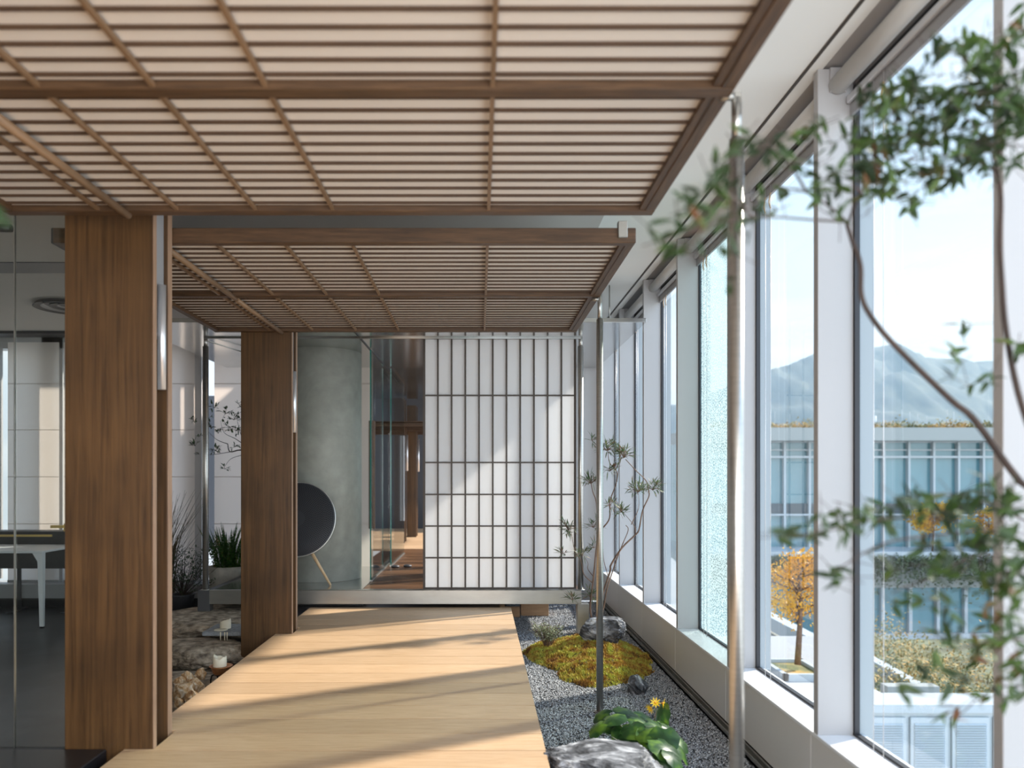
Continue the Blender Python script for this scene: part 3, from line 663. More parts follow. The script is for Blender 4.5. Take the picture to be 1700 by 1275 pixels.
# ------------------------------------------------------------ small tree on the mound
def tree(name, label, cat, base, paths, tufts, Lf, Wf, bark, leaf, Y, per=22, seed=1, droop=.0, spread=1.0, twig=.0012, ng=None):
    rs = random.Random(seed); t = thing(name, label, cat, base)
    tr = MB()
    for pts, r0, r1 in paths:
        pp = [P(x, y, Y+dy) for x, y, dy in pts]
        sm = []
        for i in range(len(pp)-1):
            for k in range(4):
                q = k/4; p0 = pp[max(i-1, 0)]; p1 = pp[i]; p2 = pp[i+1]; p3 = pp[min(i+2, len(pp)-1)]
                sm.append(.5*((2*p1)+(p2-p0)*q+(2*p0-5*p1+4*p2-p3)*q*q+(3*p1-p0-3*p2+p3)*q**3))
        sm.append(pp[-1]); n = len(sm)
        tr.tube(sm, [r0+(r1-r0)*i/(n-1) for i in range(n)], 7)
    part('branches', tr, bark, t)
    lv = MB(); tw = MB()
    for (x, y, dy, r, k) in tufts:
        c = P(x, y, Y+dy); R_ = r*Y/FPX; base_ = c-Vector((0, 0, R_*.6))
        for i in range(k):
            d = Vector((rs.gauss(0, 1), rs.gauss(0, .8), rs.gauss(.5, .6))).normalized()
            tip = base_+Vector((d.x*R_*1.1*spread, d.y*R_, d.z*R_*1.1+R_*.2))*rs.uniform(.35, 1)
            tw.tube([base_, (base_+tip)/2+Vector((0, 0, R_*.12)), tip], [twig*1.4, twig*1.1, twig*.7], 4, False)
            for j in range(3):
                q = base_.lerp(tip, rs.uniform(.45, 1)); dd = (d+Vector((rs.gauss(0, .6), rs.gauss(0, .6), rs.gauss(.1-droop, .5)))).normalized()
                lv.leaf(q, dd, Vector((0, rs.uniform(-.6, .2), 1)), Lf*rs.uniform(.7, 1.25), Wf*rs.uniform(.8, 1.2), .2, rs.uniform(-.1, .3))
    part('twigs', tw, bark, t, None, 'stuff'); part('foliage', lv, leaf, t)
    return t
tp = [([(988,1045,0),(980,1010,0),(984.8,964,0),(988,930,.0),(992,880,.02),(990,835,.05),(984,816,.05),(981,799,.03)], .0085, .003),
      ([(982.7,966.7,0),(969.3,953,-.04),(964,929,-.06),(954.7,916,-.08),(946.7,877,-.1)], .0045, .0018),
      ([(986.7,958.7,0),(976,945,.05),(976,934.7,.08),(968.8,922,.1)], .0035, .0015),
      ([(986,1045,.05),(992,1015,.05),(1002.7,980,.05),(1013,948,.08),(1014.7,937,.08),(1033,909,.08),(1054.7,888,.1),(1061,878.7,.1),(1066.7,848,.1),(1077,825,.12),(1077,815,.12),(1073,798.7,.1),(1054.7,780,.08),(1038.7,762.7,.05)], .0095, .003),
      ([(994,1040,-.02),(1002.7,1006.7,-.02),(1008,977,-.03),(1022.7,932,-.03),(1033,905,-.04),(1043,880,-.05),(1038.7,872,-.05)], .006, .0025),
      ([(1054.7,886,.1),(1053,873,.04),(1033,849,0)], .0035, .0015),
      ([(1048,870.7,.0),(1060,844,-.03),(1060,820,-.05)], .0035, .0015),
      ([(990,886,.02),(1001,876,.02),(1012,860,.0),(1013,830.7,-.02),(1022.7,804,-.02),(1024,782.7,.0),(1012,768,.02),(1009,748,.02)], .0065, .0022),
      ([(1024,800,-.02),(1027,780,-.02),(1030,765,-.02)], .003, .0015),
      ([(1010,958,.06),(1002.7,932,.02),(1001,910.7,0)], .0035, .0013)]
tt = [(981,793,.03,17,14),(1008,738,.02,17,20),(1036,748,.05,20,22),(1060,808,-.05,15,15),(1084,803,.12,18,16),(1031,843,0,13,11),(1014,834,0,8,6),(1012,776,.0,11,8),
      (944,872,-.1,14,12),(966,916,.1,11,8),(985,868,.02,13,8),(986,905,.0,8,5),(983,727,.0,8,4),(980,985,0,12,8),(935,915,-.06,8,4),(950,990,-.05,11,5)]
tt = [(a, b_, c_, d_, int(k*1.6)) for a, b_, c_, d_, k in tt]
b0 = P(988, 1046, 6.0)
tree('garden_tree', 'small airy tree with bare twisting stems growing behind the rock on the moss mound', 'tree', (b0.x, 6.0, b0.z), tp, tt, .066, .010, M['bark'], M['olive'], 6.0, seed=4)

# small shrub at the mound's left
def cloud(m, c, r, n, L, W, rs, up=.3):
    for i in range(n):
        d = Vector((rs.gauss(0, 1), rs.gauss(0, 1), rs.gauss(0, 1))).normalized()*rs.random()**.45
        q = Vector(c)+Vector((d.x*r[0], d.y*r[1], abs(d.z)*r[2] if up > 0 else d.z*r[2]))
        dd = Vector((d.x+rs.gauss(0, .5), d.y+rs.gauss(0, .5), d.z+rs.gauss(up, .5))).normalized()
        m.leaf(q, dd, Vector((rs.gauss(0, .3), rs.gauss(0, .3), 1)), L*rs.uniform(.7, 1.3), W*rs.uniform(.7, 1.3), .2, .2)
t = thing('garden_shrub', 'low wispy silver green shrub at the left side of the moss mound', 'shrub', (.54, 6.05, -.19))
rs = random.Random(3); sm = MB(); lm = MB()
for i in range(80):
    a = rs.uniform(0, 6.28); R_ = rs.uniform(.02, .17); top = Vector((.54+math.cos(a)*R_, 6.05+math.sin(a)*R_, -.19+rs.uniform(.09, .20)))
    sm.tube([(.54+math.cos(a)*.02, 6.05+math.sin(a)*.02, -.19), (Vector((.54, 6.05, -.17))+top)/2, top], .0012, 4, False)
    for j in range(9): lm.leaf(top.lerp(Vector((.54, 6.05, -.17)), rs.random()*.55), Vector((rs.gauss(0,1), rs.gauss(0,1), rs.gauss(.4,.6))).normalized(), Vector((0,0,1)), .022, .012)
part('stems', sm, M['bark'], t); part('foliage', lm, M['silver'], t)
t = thing('seedling', 'tiny bright green seedling against the dark rock on the mound', 'plant', (.885, 5.78, -.15)); lm = MB()
for i in range(9): lm.leaf(Vector((.885, 5.76, -.135)), Vector((rs.gauss(0,1), rs.gauss(0,.6)-.3, rs.gauss(.6,.4))).normalized(), Vector((0,0,1)), .035, .022)
part('leaves', lm, M['ligularia'], t)

# ------------------------------------------------------------ leopard plant behind the near rock
def roundleaf(m, c, nrm, heading, r, fold=.25, rs=random):
    n = nrm.normalized(); h = (heading-n*heading.dot(n)).normalized(); s = n.cross(h)
    vs = [c]; K = 20
    for ring in (.5, 1.0):
        for i in range(K):
            a = -math.pi+2*math.pi*(i+.5)/K
            notch = 1-.55*max(0, 1-abs(abs(a)-math.pi)/.35)
            rr_ = r*ring*notch*(1+.04*math.cos(a*7))
            x, y = rr_*math.cos(a), rr_*math.sin(a)
            z = fold*abs(y)*.55-.28*(x*x+y*y)/r+.035*r*math.cos(a*8)*ring
            vs.append(c+h*x+s*y+n*z)
    fs = [(0, 1+i, 1+(i+1) % K) for i in range(K)]+[(1+i, 1+K+i, 1+K+(i+1) % K, 1+(i+1) % K) for i in range(K)]
    m.add(vs, fs, True)
t = thing('leopard_plant', 'glossy round leaved plant with yellow flowers behind the large foreground rock', 'plant', (.86, 3.5, GZ))
ll = [(1000,1188,3.75,20,(-.5,-.5,1),(-1,.2,-.2)),(1018,1192,3.6,24,(-.2,-.2,1),(1,-.3,-.3)),(990,1208,3.55,20,(-.3,-.7,.8),(-1,-.2,-.4)),(1043,1183,3.8,26,(.1,-.3,1),(-1,.3,.3)),
      (1062,1196,3.7,25,(.3,-.35,1),(1,-.3,-.4)),(1072,1190,3.95,22,(.4,-.2,1),(1,.2,-.3)),(1096,1188,3.7,24,(-.9,-.5,.25),(.2,-.1,1)),(1050,1210,3.5,22,(-.1,-.8,.7),(.2,-1,-.5)),
      (1092,1207,3.55,26,(.5,-.4,1),(1,-.4,-.3)),(1112,1212,3.6,24,(.5,-.5,.9),(1,0,-.5)),(1075,1215,3.45,24,(.1,-.6,.8),(.8,-.6,-.3)),(1103,1225,3.4,27,(.1,-1,.6),(-.2,-1,-.6)),
      (1128,1232,3.5,22,(.6,-.5,.8),(1,-.3,-.5)),(1085,1238,3.35,22,(.0,-1,.5),(.1,-.8,-1)),(1030,1215,3.6,20,(-.3,-.8,.8),(-.4,-.6,-.6)),(1045,1222,3.55,20,(.0,-.9,.6),(.2,-.6,-1)),
      (1118,1258,3.2,34,(.0,-.85,.75),(.5,-.7,-.6)),(1135,1250,3.4,22,(.8,-.5,.6),(.6,0,-1)),(1100,1262,3.35,20,(-.3,-1,.5),(-.1,-.6,-1)),(1065,1228,3.6,18,(.2,-.8,.8),(.4,-.5,-.7)),
      (1130,1275,3.15,24,(.4,-.9,.6),(.3,-.7,-.7)),(1104,1245,3.6,20,(.4,-.6,.8),(1,-.2,-.6)),(1012,1205,3.8,18,(.1,-.6,.9),(0,-.6,-.4))]
st = MB()
for (x, y, Y, r, n_, h_) in ll:
    c = P(x, y, Y); b_ = Vector((.82+rng.uniform(-.07, .07), 3.62+rng.uniform(-.12, .12), GZ))
    if (c-Vector((.53, 3.16, c.z))).length < .3 and c.z < .08: c.y += .12
    m = MB(); roundleaf(m, c, Vector((n_[0], n_[1]*.45, n_[2]))+Vector((rng.gauss(0,.22), rng.gauss(0,.12), 0)), Vector(h_), r*Y/FPX*.95, rng.uniform(.05,.45))
    part('leaf', m, M['ligularia'], t)
    mid = (c+b_)/2+Vector((0, 0, .05)); st.tube([b_, mid, c-Vector((0, 0, .002))], [.0035, .003, .002], 6, False)
fl = [(1080,1176,3.7,(-.7,-.5,-.3)),(1088,1167,3.7,(-.1,-.8,.6)),(1100,1168,3.7,(.9,-.4,-.1))]
hub = P(1090, 1182, 3.7); st.tube([Vector((.83, 3.6, GZ)), P(1080, 1215, 3.65), hub, P(1089, 1172, 3.7)], [.004, .0035, .003, .002], 6, False)
for (x, y, Y, d_) in fl:
    c = P(x, y, Y); st.tube([hub, c], .0018, 6, False)
part('stalks', st, M['olive'], t)
for (x, y, Y, d_) in fl:
    c = P(x, y, Y); d = Vector(d_).normalized(); m = MB(); a1 = d.orthogonal().normalized(); a2 = d.cross(a1)
    for i in range(9):
        a = i*2*math.pi/9; q = (a1*math.cos(a)+a2*math.sin(a))
        m.leaf(c+q*.003, (q+d*.45).normalized(), d, .026, .008, .1, .15)
    f_ = part('flower', m, M['petal'], t, 'yellow daisy like flower')
    part('flower_centre', MB().lathe((c.x, c.y, c.z-.004), [(.0, 0), (.006, .003), (.006, .008), (0, .011)], 12), M['petalc'], f_)

# ------------------------------------------------------------ things under the platform
t = thing('wooden_box', 'small wooden box on the gravel under the platform beam', 'box', (.555, 7.75, GZ))
part('body', MB().box(.415, .695, 7.7, 7.9, GZ-.003, GZ+.20, .002), M['box'], t); part('lid', MB().box(.41, .70, 7.695, 7.905, GZ+.20, GZ+.215), M['box'], t)
solo('crate_board', MB().box(.20, .245, 7.45, 7.7, GZ, GZ+.15).box(.24, .40, 7.62, 7.66, GZ, GZ+.10), M['box'], 'dim board crate left of the wooden box under the platform', 'crate')

# ------------------------------------------------------------ speaker
sc_ = P(494, 862, 7.02); RR = .347; tilt = .22
t = thing('round_speaker', 'large round black speaker on wooden legs before the concrete column', 'speaker', (sc_.x, 7.05, HP))
ax = Vector((0, -math.cos(tilt), math.sin(tilt))); u_ = Vector((1, 0, 0)); v_ = u_.cross(ax)*-1
v_ = Vector((0, math.sin(tilt), math.cos(tilt)))
def disc(prof, n=64):
    m = MB(); vs = []; fs = []
    for r, h in prof:
        for k in range(n):
            a = 2*math.pi*k/n; vs.append(sc_+u_*(r*math.cos(a))+v_*(r*math.sin(a))+ax*h)
    for i in range(len(prof)-1):
        for k in range(n):
            a, b_ = i*n+k, i*n+(k+1) % n; fs.append((a, b_, b_+n, a+n))
    m.add(vs, fs, True); return m
part('cloth_front', disc([(.0, .030), (.12, .032), (.24, .028), (.31, .018), (RR-.006, .0)]), M['speaker'], t)
part('rim', disc([(RR-.007, -.002), (RR-.004, .004), (RR, .002), (RR+.001, -.012), (RR-.01, -.02)]), M['ring'], t)
part('shell', disc([(RR-.008, -.015), (.26, -.08), (.12, -.11), (0, -.115)]), M['black'], t)
hm = MB(); 
for ring in range(6, 25):
    r = ring*.0135; n = int(2*math.pi*r/.0165)
    hgt = float(np.interp(r, [0, .12, .24, .31, RR-.006], [.030, .032, .028, .018, 0]))
    for k in range(n):
        a = 2*math.pi*k/n+ring*.35
        hr = .0035+.0035*max(0, math.cos(a-.25))*(r/RR)
        c_ = sc_+u_*(r*math.cos(a))+v_*(r*math.sin(a))+ax*(hgt+.003)
        vs = [c_+u_*(hr*math.cos(q*math.pi/3))+v_*(hr*math.sin(q*math.pi/3)) for q in range(6)]
        hm.add(vs, [tuple(range(6))])
part('perforation', hm, M['hole'], t, 'pattern of round perforations', 'stuff')
for dx, dy in ((.1, .02),):
    pass
f1 = P(549, 970, 7.08); f1.z = HP
part('leg', MB().tube([sc_+Vector((.10, .03, -.27)), Vector((f1.x, f1.y, HP+.001))], [.017, .010], 14), M['lightwood'], t)
part('leg', MB().tube([sc_+Vector((-.10, .03, -.27)), Vector((2*sc_.x-f1.x, f1.y, HP+.001))], [.017, .010], 14), M['lightwood'], t)
# rear leg omitted behind the disc : the shell rests on it
part('leg', MB().tube([sc_+Vector((-.04, .08, -.15)), Vector((sc_.x-.07, 7.235, HP+.001))], [.017, .010], 14), M['lightwood'], t)

# slippers on the walnut floor
t = thing('slippers', 'dark slippers left on the walnut floor inside the corridor', 'slippers', (-.93, 8.55, HP), None)
for dx in (0, .13):
    part('slipper', MB().lathe((-.93+dx, 8.5+dx*.4, HP), [(.035, 0), (.048, .006), (.045, .02), (.02, .03), (0, .031)], 18), M['darkmetal'], t)

# ------------------------------------------------------------ stone garden at left
solo('stone_slab', rock((-2.38, 6.72, -.25), (1.35, 1.15, .30), 31, 5, .16, 1.6, .35, .06, .1, 6), M['rockbrown'], 'large rough brown stone slab behind the gap between the pillars', 'stone')
solo('stone_slab', rock((-2.05, 5.75, -.29), (.72, .62, .27), 37, 5, .14, 1.6, .45, .05, .5, 6), M['rockbrown'], 'smaller brown stone left of the farther pillar, below the candle slate', 'stone')
solo('stone_slab', rock((-1.86, 4.95, -.30), (.74, .62, .20), 41, 5, .12, 1.6, .45, .05, .2, 5), M['rockbrown'], 'flat brown stone under the copper candle dish', 'stone')
solo('stone_block', MB().box(*sorted((P(337,0,6.08).x, P(362,0,6.08).x)), 6.03, 6.12, -.245, -.145, .012), M['slate'], 'small grey rectangular stone block leaning on the large slab', 'stone')
c = P(375, 1043, 5.95)
solo('slate_tile', MB().box(c.x-.14, -1.76+.02, 5.82, 6.15, c.z-.035, c.z-.003, .006), M['slate'], 'grey slate tile carrying the farther candle and its dripping wax', 'slate')
SLT = c.z-.003
for i, (x, y, Y, sx_, sd_) in enumerate(((300,1133,4.72,.075,51),(314,1128,4.75,.085,52),(326,1142,4.62,.10,53),(303,1150,4.5,.12,54),(318,1160,4.45,.09,55),(296,1168,4.4,.05,56),(332,1120,4.85,.07,57))):
    p_ = P(x, y, Y)
    lab = ['small tan rock at the left of the rock pile beside the front pillar', 'tan rock at the back of the little rock pile', 'tilted tan rock leaning at the right of the rock pile', 'pale ochre rock, largest and lowest in the rock pile',
           'tan rock at the front of the rock pile by the deck edge', 'tiny pale pebble in front of the rock pile', 'small tan rock behind the pile next to the copper candle stand'][i]
    solo('ochre_rock', rock((p_.x, p_.y, p_.z-sx_*.5), (sx_*1.05, sx_, sx_*1.1), sd_, 4, .3, 1.6, None, .06, i*.7, 7), M['rocktan'], lab, 'rock', 'ochre rocks piled beside the deck')
solo('stone_slab', rock((-1.74, 4.58, -.30), (.40, .42, .16), 43, 5, .12, 1.6, .5, .05, .2, 5), M['rockbrown'], 'low brown stone hidden under the pile of ochre rocks', 'stone')

def candle(cx, cy, z, r, h, label, lean=0):
    t = thing('candle', label, 'candle', (cx, cy, z), 'half burnt pillar candles')
    m = MB(); n = 28; vs = []; fs = []
    def top(a): return h*(.86+.10*math.cos(a*2)-.05*math.cos(a*5+lean)-.04*math.cos(a)) if lean < 1 else h*(.82+.17*math.cos(a+.3)+.03*math.cos(a*4))
    for ring, (rr_, f) in enumerate(((r, 0), (r*1.01, .3), (r*.98, .8), (r*.93, 1), (r*.80, .98), (r*.72, .55), (0.001, .45))):
        for k in range(n):
            a = 2*math.pi*k/n; zz = f*top(a) if ring < 5 else h*f*.9
            vs.append((cx+rr_*math.cos(a), cy+rr_*math.sin(a), z+zz))
    for i in range(6):
        for k in range(n): a, b_ = i*n+k, i*n+(k+1) % n; fs.append((a, b_, b_+n, a+n))
    m.add(vs, fs, True); part('wax', m, M['wax'], t)
    part('wick', MB().tube([(cx, cy, z+h*.38), (cx+.002, cy, z+h*.62)], .0015, 6), M['wick'], t)
    return t
cz_ = P(362, 1122, 4.8)
c1 = P(365, 1106, 4.8)
candle(c1.x, 4.8, c1.z, .0415, .070, 'cream candle in the copper dish on the black iron stand', .4)
c2 = P(373, 1048, 5.95)
candle(c2.x, 5.97, SLT, .042, .075, 'cream candle burnt low on the grey slate tile', 2.2)
dr = MB(); dr.lathe((c2.x-.012, 5.90, SLT), [(.052, 0), (.050, .004), (.03, .007), (0, .008)], 20)
for x, l in ((366, .045), (373, .065), (377, .03)):
    q = P(x, 1054, 5.81); dr.tube([(q.x, 5.812, SLT), (q.x, 5.811, SLT-.04), (q.x, 5.812, SLT-.035-l)], [.005, .004, .0025], 8)
solo('wax_drips', dr, M['wax'], 'pale wax drips hanging from the front of the slate tile', 'wax', kind='stuff')
t = thing('copper_dish', 'shallow copper dish holding the nearer candle', 'dish', (c1.x, 4.8, c1.z-.02))
part('bowl', MB().lathe((c1.x+.008, 4.8, c1.z-.048), [(.0, .0), (.042, .0), (.052, .012), (.062, .044), (.072, .050), (.070, .053), (.058, .048), (.046, .040), (0, .040)], 36), M['copper'], t)
t = thing('iron_stand', 'small black iron stand under the copper dish', 'stand', (c1.x, 4.8, -.17))
zt = c1.z-.048
part('ring', MB().tube([(c1.x+.008+.035*math.cos(a), 4.8+.035*math.sin(a), zt-.003) for a in np.linspace(0, 2*math.pi, 25)], .004, 6, False), M['black'], t)
for a in (math.pi*.95, math.pi*1.6, .6, 2.2):
    cx, sx2 = math.cos(a), math.sin(a); X_ = c1.x+.008
    part('leg', MB().tube([(X_+.03*cx, 4.8+.03*sx2, zt-.003), (X_+.062*cx, 4.8+.062*sx2, zt-.012), (X_+.070*cx, 4.8+.070*sx2, zt-.04), (X_+.066*cx, 4.8+.066*sx2, zt-.115)], .0045, 8), M['black'], t)

# pots and plants by the far blinds
pc = P(383, 960, 7.6); PZ = FZ
t = thing('concrete_pot', 'wide pale cement pot behind the platform corner', 'pot', (-2.63, 8.05, FZ))
rt = EYE+(VY-940)*8.0/FPX
part('body', MB().lathe((-2.63, 8.05, FZ), [(.155, 0), (.175, .05), (.20, rt-FZ-.04), (.20, rt-FZ), (.185, rt-FZ), (.18, rt-FZ-.04), (0, rt-FZ-.05)], 48), M['pot'], t)
t = thing('foxtail_fern', 'upright foxtail fern with plume like green stems in the cement pot', 'plant', (-2.63, 8.05, rt-.05))
rs = random.Random(12)
for i in range(64):
    a = rs.uniform(0, 6.28); r0 = rs.uniform(.0, .2); le = rs.uniform(.30, .52); out_ = rs.uniform(.05, .5)*(.4+r0*3)
    b_ = Vector((-2.63+r0*.8*math.cos(a), 8.05+r0*math.sin(a), rt-.05)); d = Vector((math.cos(a)*out_*.8, math.sin(a)*out_*.5, 1)).normalized()
    m = MB(); N = 46
    for k in range(N):
        f = k/N; q = b_+d*(le*f)+Vector((math.cos(a), math.sin(a), 0))*(le*.18*f*f)
        wdt = .030*math.sin(math.pi*min(1, .12+f*.88))**.6*(1-f*.45)
        for j in range(3):
            aa = rs.uniform(0, 6.28); dd = (Vector((math.cos(aa), math.sin(aa), .9))).normalized()
            m.leaf(q, dd, Vector((0, 0, 1)), wdt*1.3, .013, .1, 0)
    part('plume', m, M['fern'], t)
m = thing('shrub_pot', 'dark pot with small leaved shrub left of the corner post', 'pot', (-2.95, 7.7, FZ))
part('body', MB().lathe((-3.0, 7.75, FZ), [(.09, 0), (.12, .26), (.125, .27), (.105, .27), (.1, .23), (0, .23)], 28), M['darkmetal'], m)
t = thing('dark_shrub', 'bushy dark green shrub with small leaves left of the steel corner post', 'shrub', (-3.0, 7.75, FZ+.24)); lm = MB(); sm = MB()
rs = random.Random(9)
for i in range(70):
    tip = Vector((-2.97+rs.gauss(0, .13), 7.75+rs.gauss(0, .13), FZ+.30+rs.random()*.42))
    sm.tube([(-3.0, 7.75, FZ+.24), tip], .002, 4, False)
    for j in range(11): lm.leaf(tip+Vector((rs.gauss(0,.03), rs.gauss(0,.03), rs.gauss(0,.03))), Vector((rs.gauss(0,1), rs.gauss(0,1), rs.gauss(.3,.6))).normalized(), Vector((0,0,1)), .034, .016)
part('stems', sm, M['barkdark'], t); part('foliage', lm, M['darkleaf'], t)
t = thing('tall_grass', 'dry feathery grass clump beside the rear board of the front pillar', 'grass', (-3.28, 7.9, FZ)); gm = MB(); rs = random.Random(21)
for i in range(240):
    a = rs.uniform(0, 6.28); h = rs.uniform(.6, 1.45); o_ = rs.uniform(.08, .45)*h/1.2
    b_ = Vector((-3.28+rs.gauss(0, .05), 7.9+rs.gauss(0, .05), FZ)); dx, dy = math.cos(a)*o_, math.sin(a)*o_*.6
    gm.tube([b_, b_+Vector((dx*.35, dy*.35, h*.6)), b_+Vector((dx, dy, h*rs.uniform(.85, 1)))], [.0035, .0028, .0008], 4, False)
part('blades', gm, M['grass'], t)
t = thing('grass_pot', 'round grey pot at the foot of the dry grass', 'pot', (-3.28, 7.9, FZ)); part('body', MB().lathe((-3.28, 7.9, FZ), [(.11, 0), (.14, .2), (.125, .2), (.12, .15), (0, .15)], 24), M['pot'], t)

bp = [([(520,900,0),(500,810,0),(470,770,0),(430,752,0),(400,747,0),(382,750,0),(378,737,0)], .014, .004), ([(400,747,0),(360,754,.02),(345,755,.02)], .004, .001),
      ([(378,737,0),(360,730,0),(344,715,0)], .004, .001), ([(402,736,0),(390,728,0),(372,718,0),(366,698,0)], .004, .001), ([(400,756,0),(383,762,0),(372,776,0)], .003, .001), ([(405,735,0),(398,715,.0),(392,690,0)], .004, .001)]
bt = [(356,670,0,12,6),(374,680,0,12,8),(388,690,0,12,9),(392,708,0,12,9),(380,705,0,10,6),(350,706,0,8,6),(398,668,0,12,7),(322,693,0,8,5),(324,735,0,9,6),(330,722,0,6,3),(358,742,0,10,9),(373,775,0,6,4),(362,715,0,8,4),(390,738,0,7,4),(331,752,0,4,2),(348,690,0,5,2)]
b0 = P(520, 900, 7.9)
# this tree stands behind the farther pillar; only its branches reach into view
tree('indoor_tree', 'thin leafy branch reaching left from behind the farther pillar', 'tree', (-2.1, 7.35, HP+.1), [([(432,948,.0),(436,900,0),(444,860,0),(448,800,0),(436,757,0)], .016, .010)]+[(bp[0][0][3:], .008, .004)]+bp[1:], bt, .042, .016, M['barkdark'], M['darkleaf'], 7.35, seed=8, spread=1.1)

t = thing('tree_pot', 'small dark pot of the thin tree behind the farther pillar', 'pot', (-2.1, 7.35, HP)); part('body', MB().lathe((-2.1, 7.35, HP), [(.07, 0), (.095, .12), (.08, .12), (.075, .10), (0, .10)], 24), M['darkmetal'], t)
# ------------------------------------------------------------ office at left
t = thing('white_table', 'white office table behind the glass partition at left', 'table', (-4.9, 7.4, FZ))
TZ = FZ+.74
tp_ = MB(); tp_.add([(-6.2, 6.2, TZ-.02), (-4.62, 6.2, TZ-.02), (-4.12, 7.5, TZ-.02), (-6.2, 7.9, TZ-.02), (-6.2, 6.2, TZ), (-4.62, 6.2, TZ), (-4.12, 7.5, TZ), (-6.2, 7.9, TZ)], [(0,3,2,1),(4,5,6,7),(0,1,5,4),(1,2,6,5),(2,3,7,6),(3,0,4,7)])
tp_ = MB().box(-6.6, -4.19, 7.36, 8.1, TZ-.022, TZ, .004)
part('table_top', tp_, M['tablewhite'], t)
for x, yy in ((-4.24, 7.39), (-4.24, 8.03), (-6.55, 7.39), (-6.55, 8.03)):
    lg = MB(); r = .024
    lg.add([(x-.05, yy-r, TZ-.022), (x+.05, yy-r, TZ-.022), (x+.05, yy+r, TZ-.022), (x-.05, yy+r, TZ-.022), (x-.0, yy-r, TZ-.10), (x+.05, yy-r, TZ-.10), (x+.05, yy+r, TZ-.10), (x-.0, yy+r, TZ-.10),
            (x+.014, yy-r*.6, FZ+.012), (x+.048, yy-r*.6, FZ+.012), (x+.048, yy+r*.6, FZ+.012), (x+.014, yy+r*.6, FZ+.012)],
           [(0,1,5,4),(1,2,6,5),(2,3,7,6),(3,0,4,7),(4,5,9,8),(5,6,10,9),(6,7,11,10),(7,4,8,11),(0,3,2,1),(8,9,10,11)])
    l_ = part('leg', lg, M['tablewhite'], t); part('foot_pad', MB().box(x+.016, x+.046, yy-.012, yy+.012, FZ, FZ+.012), M['black'], l_)
t = thing('black_cabinet', 'long black glass fronted cabinet with a brass strip in the office', 'cabinet', (-5.6, 8.25, FZ))
zt, zb = EYE+(VY-884)*8.2/FPX, EYE+(VY-944)*8.2/FPX
part('body', MB().box(-6.9, -4.35, 8.2, 8.42, zb, zt, .004), M['black'], t)
part('top', MB().box(-6.92, -4.33, 8.18, 8.44, zt, zt+.014, .002), M['darkmetal'], t)
part('brass_strip', MB().box(-6.9, -4.56, 8.192, 8.2, zt-.045, zt-.022), M['brass'], t, 'brushed brass strip')
part('brass_tag', MB().box(-4.555, -4.42, 8.15, 8.2, zt+.05, zt+.08).box(-4.42, -4.36, 8.16, 8.2, zt+.014, zt+.09), M['brass'], t, 'small brass fitting on top')
for x in (-6.8, -4.98, -4.4):
    l_ = part('leg', MB().tube([(x, 8.31, FZ+.02), (x, 8.31, zb)], .022, 12), M['darkmetal'], t)
    part('foot', MB().box(x-.03, x+.03, 8.12, 8.45, FZ, FZ+.02), M['darkmetal'], l_)
t = thing('ceiling_speaker', 'small black box hanging at the ceiling just left of the front pillar', 'speaker', (-1.79, 3.6, 2.15))
z1, z0 = EYE+(VY-378)*3.6/FPX, EYE+(VY-404)*3.6/FPX
part('housing', MB().box(-2.01, -1.76, 3.6, 3.8, z0, z1, .003), M['gasket'], t); part('bracket', MB().box(-1.91, -1.87, 3.68, 3.72, z1, ZC-.02), M['black'], t)
t = thing('spotlight', 'small black spotlight at the far left edge under the canopy', 'lamp', (-2.1, 3.4, 2.2))
q = P(8, 379, 3.35)
part('head', MB().tube([(q.x-.06, 3.35, q.z), (q.x+.028, 3.35, q.z)], .017, 16), M['black'], t); part('stem', MB().tube([(q.x-.05, 3.35, q.z+.01), (q.x-.05, 3.35, ZC-.02)], .006, 8), M['black'], t)

# ------------------------------------------------------------ nandina shrub in the foreground at right
rs = random.Random(77)
t = thing('nandina_shrub', 'blurred green leafy shrub with thin dark stems in the right foreground', 'shrub', (1.18, 1.35, GZ))
tr = MB(); lv = MB(); tw = MB()
def stem(pts, r0, r1, m=tr):
    pp = [P(*q) if len(q) == 3 else Vector(q) for q in pts]
    m.tube(pp, [r0+(r1-r0)*i/(len(pp)-1) for i in range(len(pp))], 7); return pp
GB = Vector((1.16, 1.34, GZ))
def pst(pts, r0, r1, root=False):
    pp = [P(*q) for q in pts]
    if root: pp = [GB+Vector((rs.gauss(0, .02), rs.gauss(0, .02), 0)), Vector((1.20, 1.42, .35))]+pp
    sm = []
    for i in range(len(pp)-1):
        for k in range(4):
            q = k/4; p0 = pp[max(i-1, 0)]; p1 = pp[i]; p2 = pp[i+1]; p3 = pp[min(i+2, len(pp)-1)]
            sm.append(.5*((2*p1)+(p2-p0)*q+(2*p0-5*p1+4*p2-p3)*q*q+(3*p1-p0-3*p2+p3)*q**3))
    sm.append(pp[-1]); n = len(sm); tr.tube(sm, [r0+(r1-r0)*i/(n-1) for i in range(n)], 7)
pst([(1790,900,1.6),(1694,800,1.6),(1619,698,1.6),(1578,663,1.6),(1494,582,1.6),(1453,535,1.6),(1431,494,1.6),(1429,441,1.6),(1415,400,1.6),(1405,368,1.58)], .0085, .004, True)
pst([(1770,820,1.5),(1722,740,1.5),(1690,650,1.5),(1670,545,1.5),(1664,470,1.5),(1660,400,1.5),(1662,330,1.5),(1655,285,1.48)], .0075, .004, True)
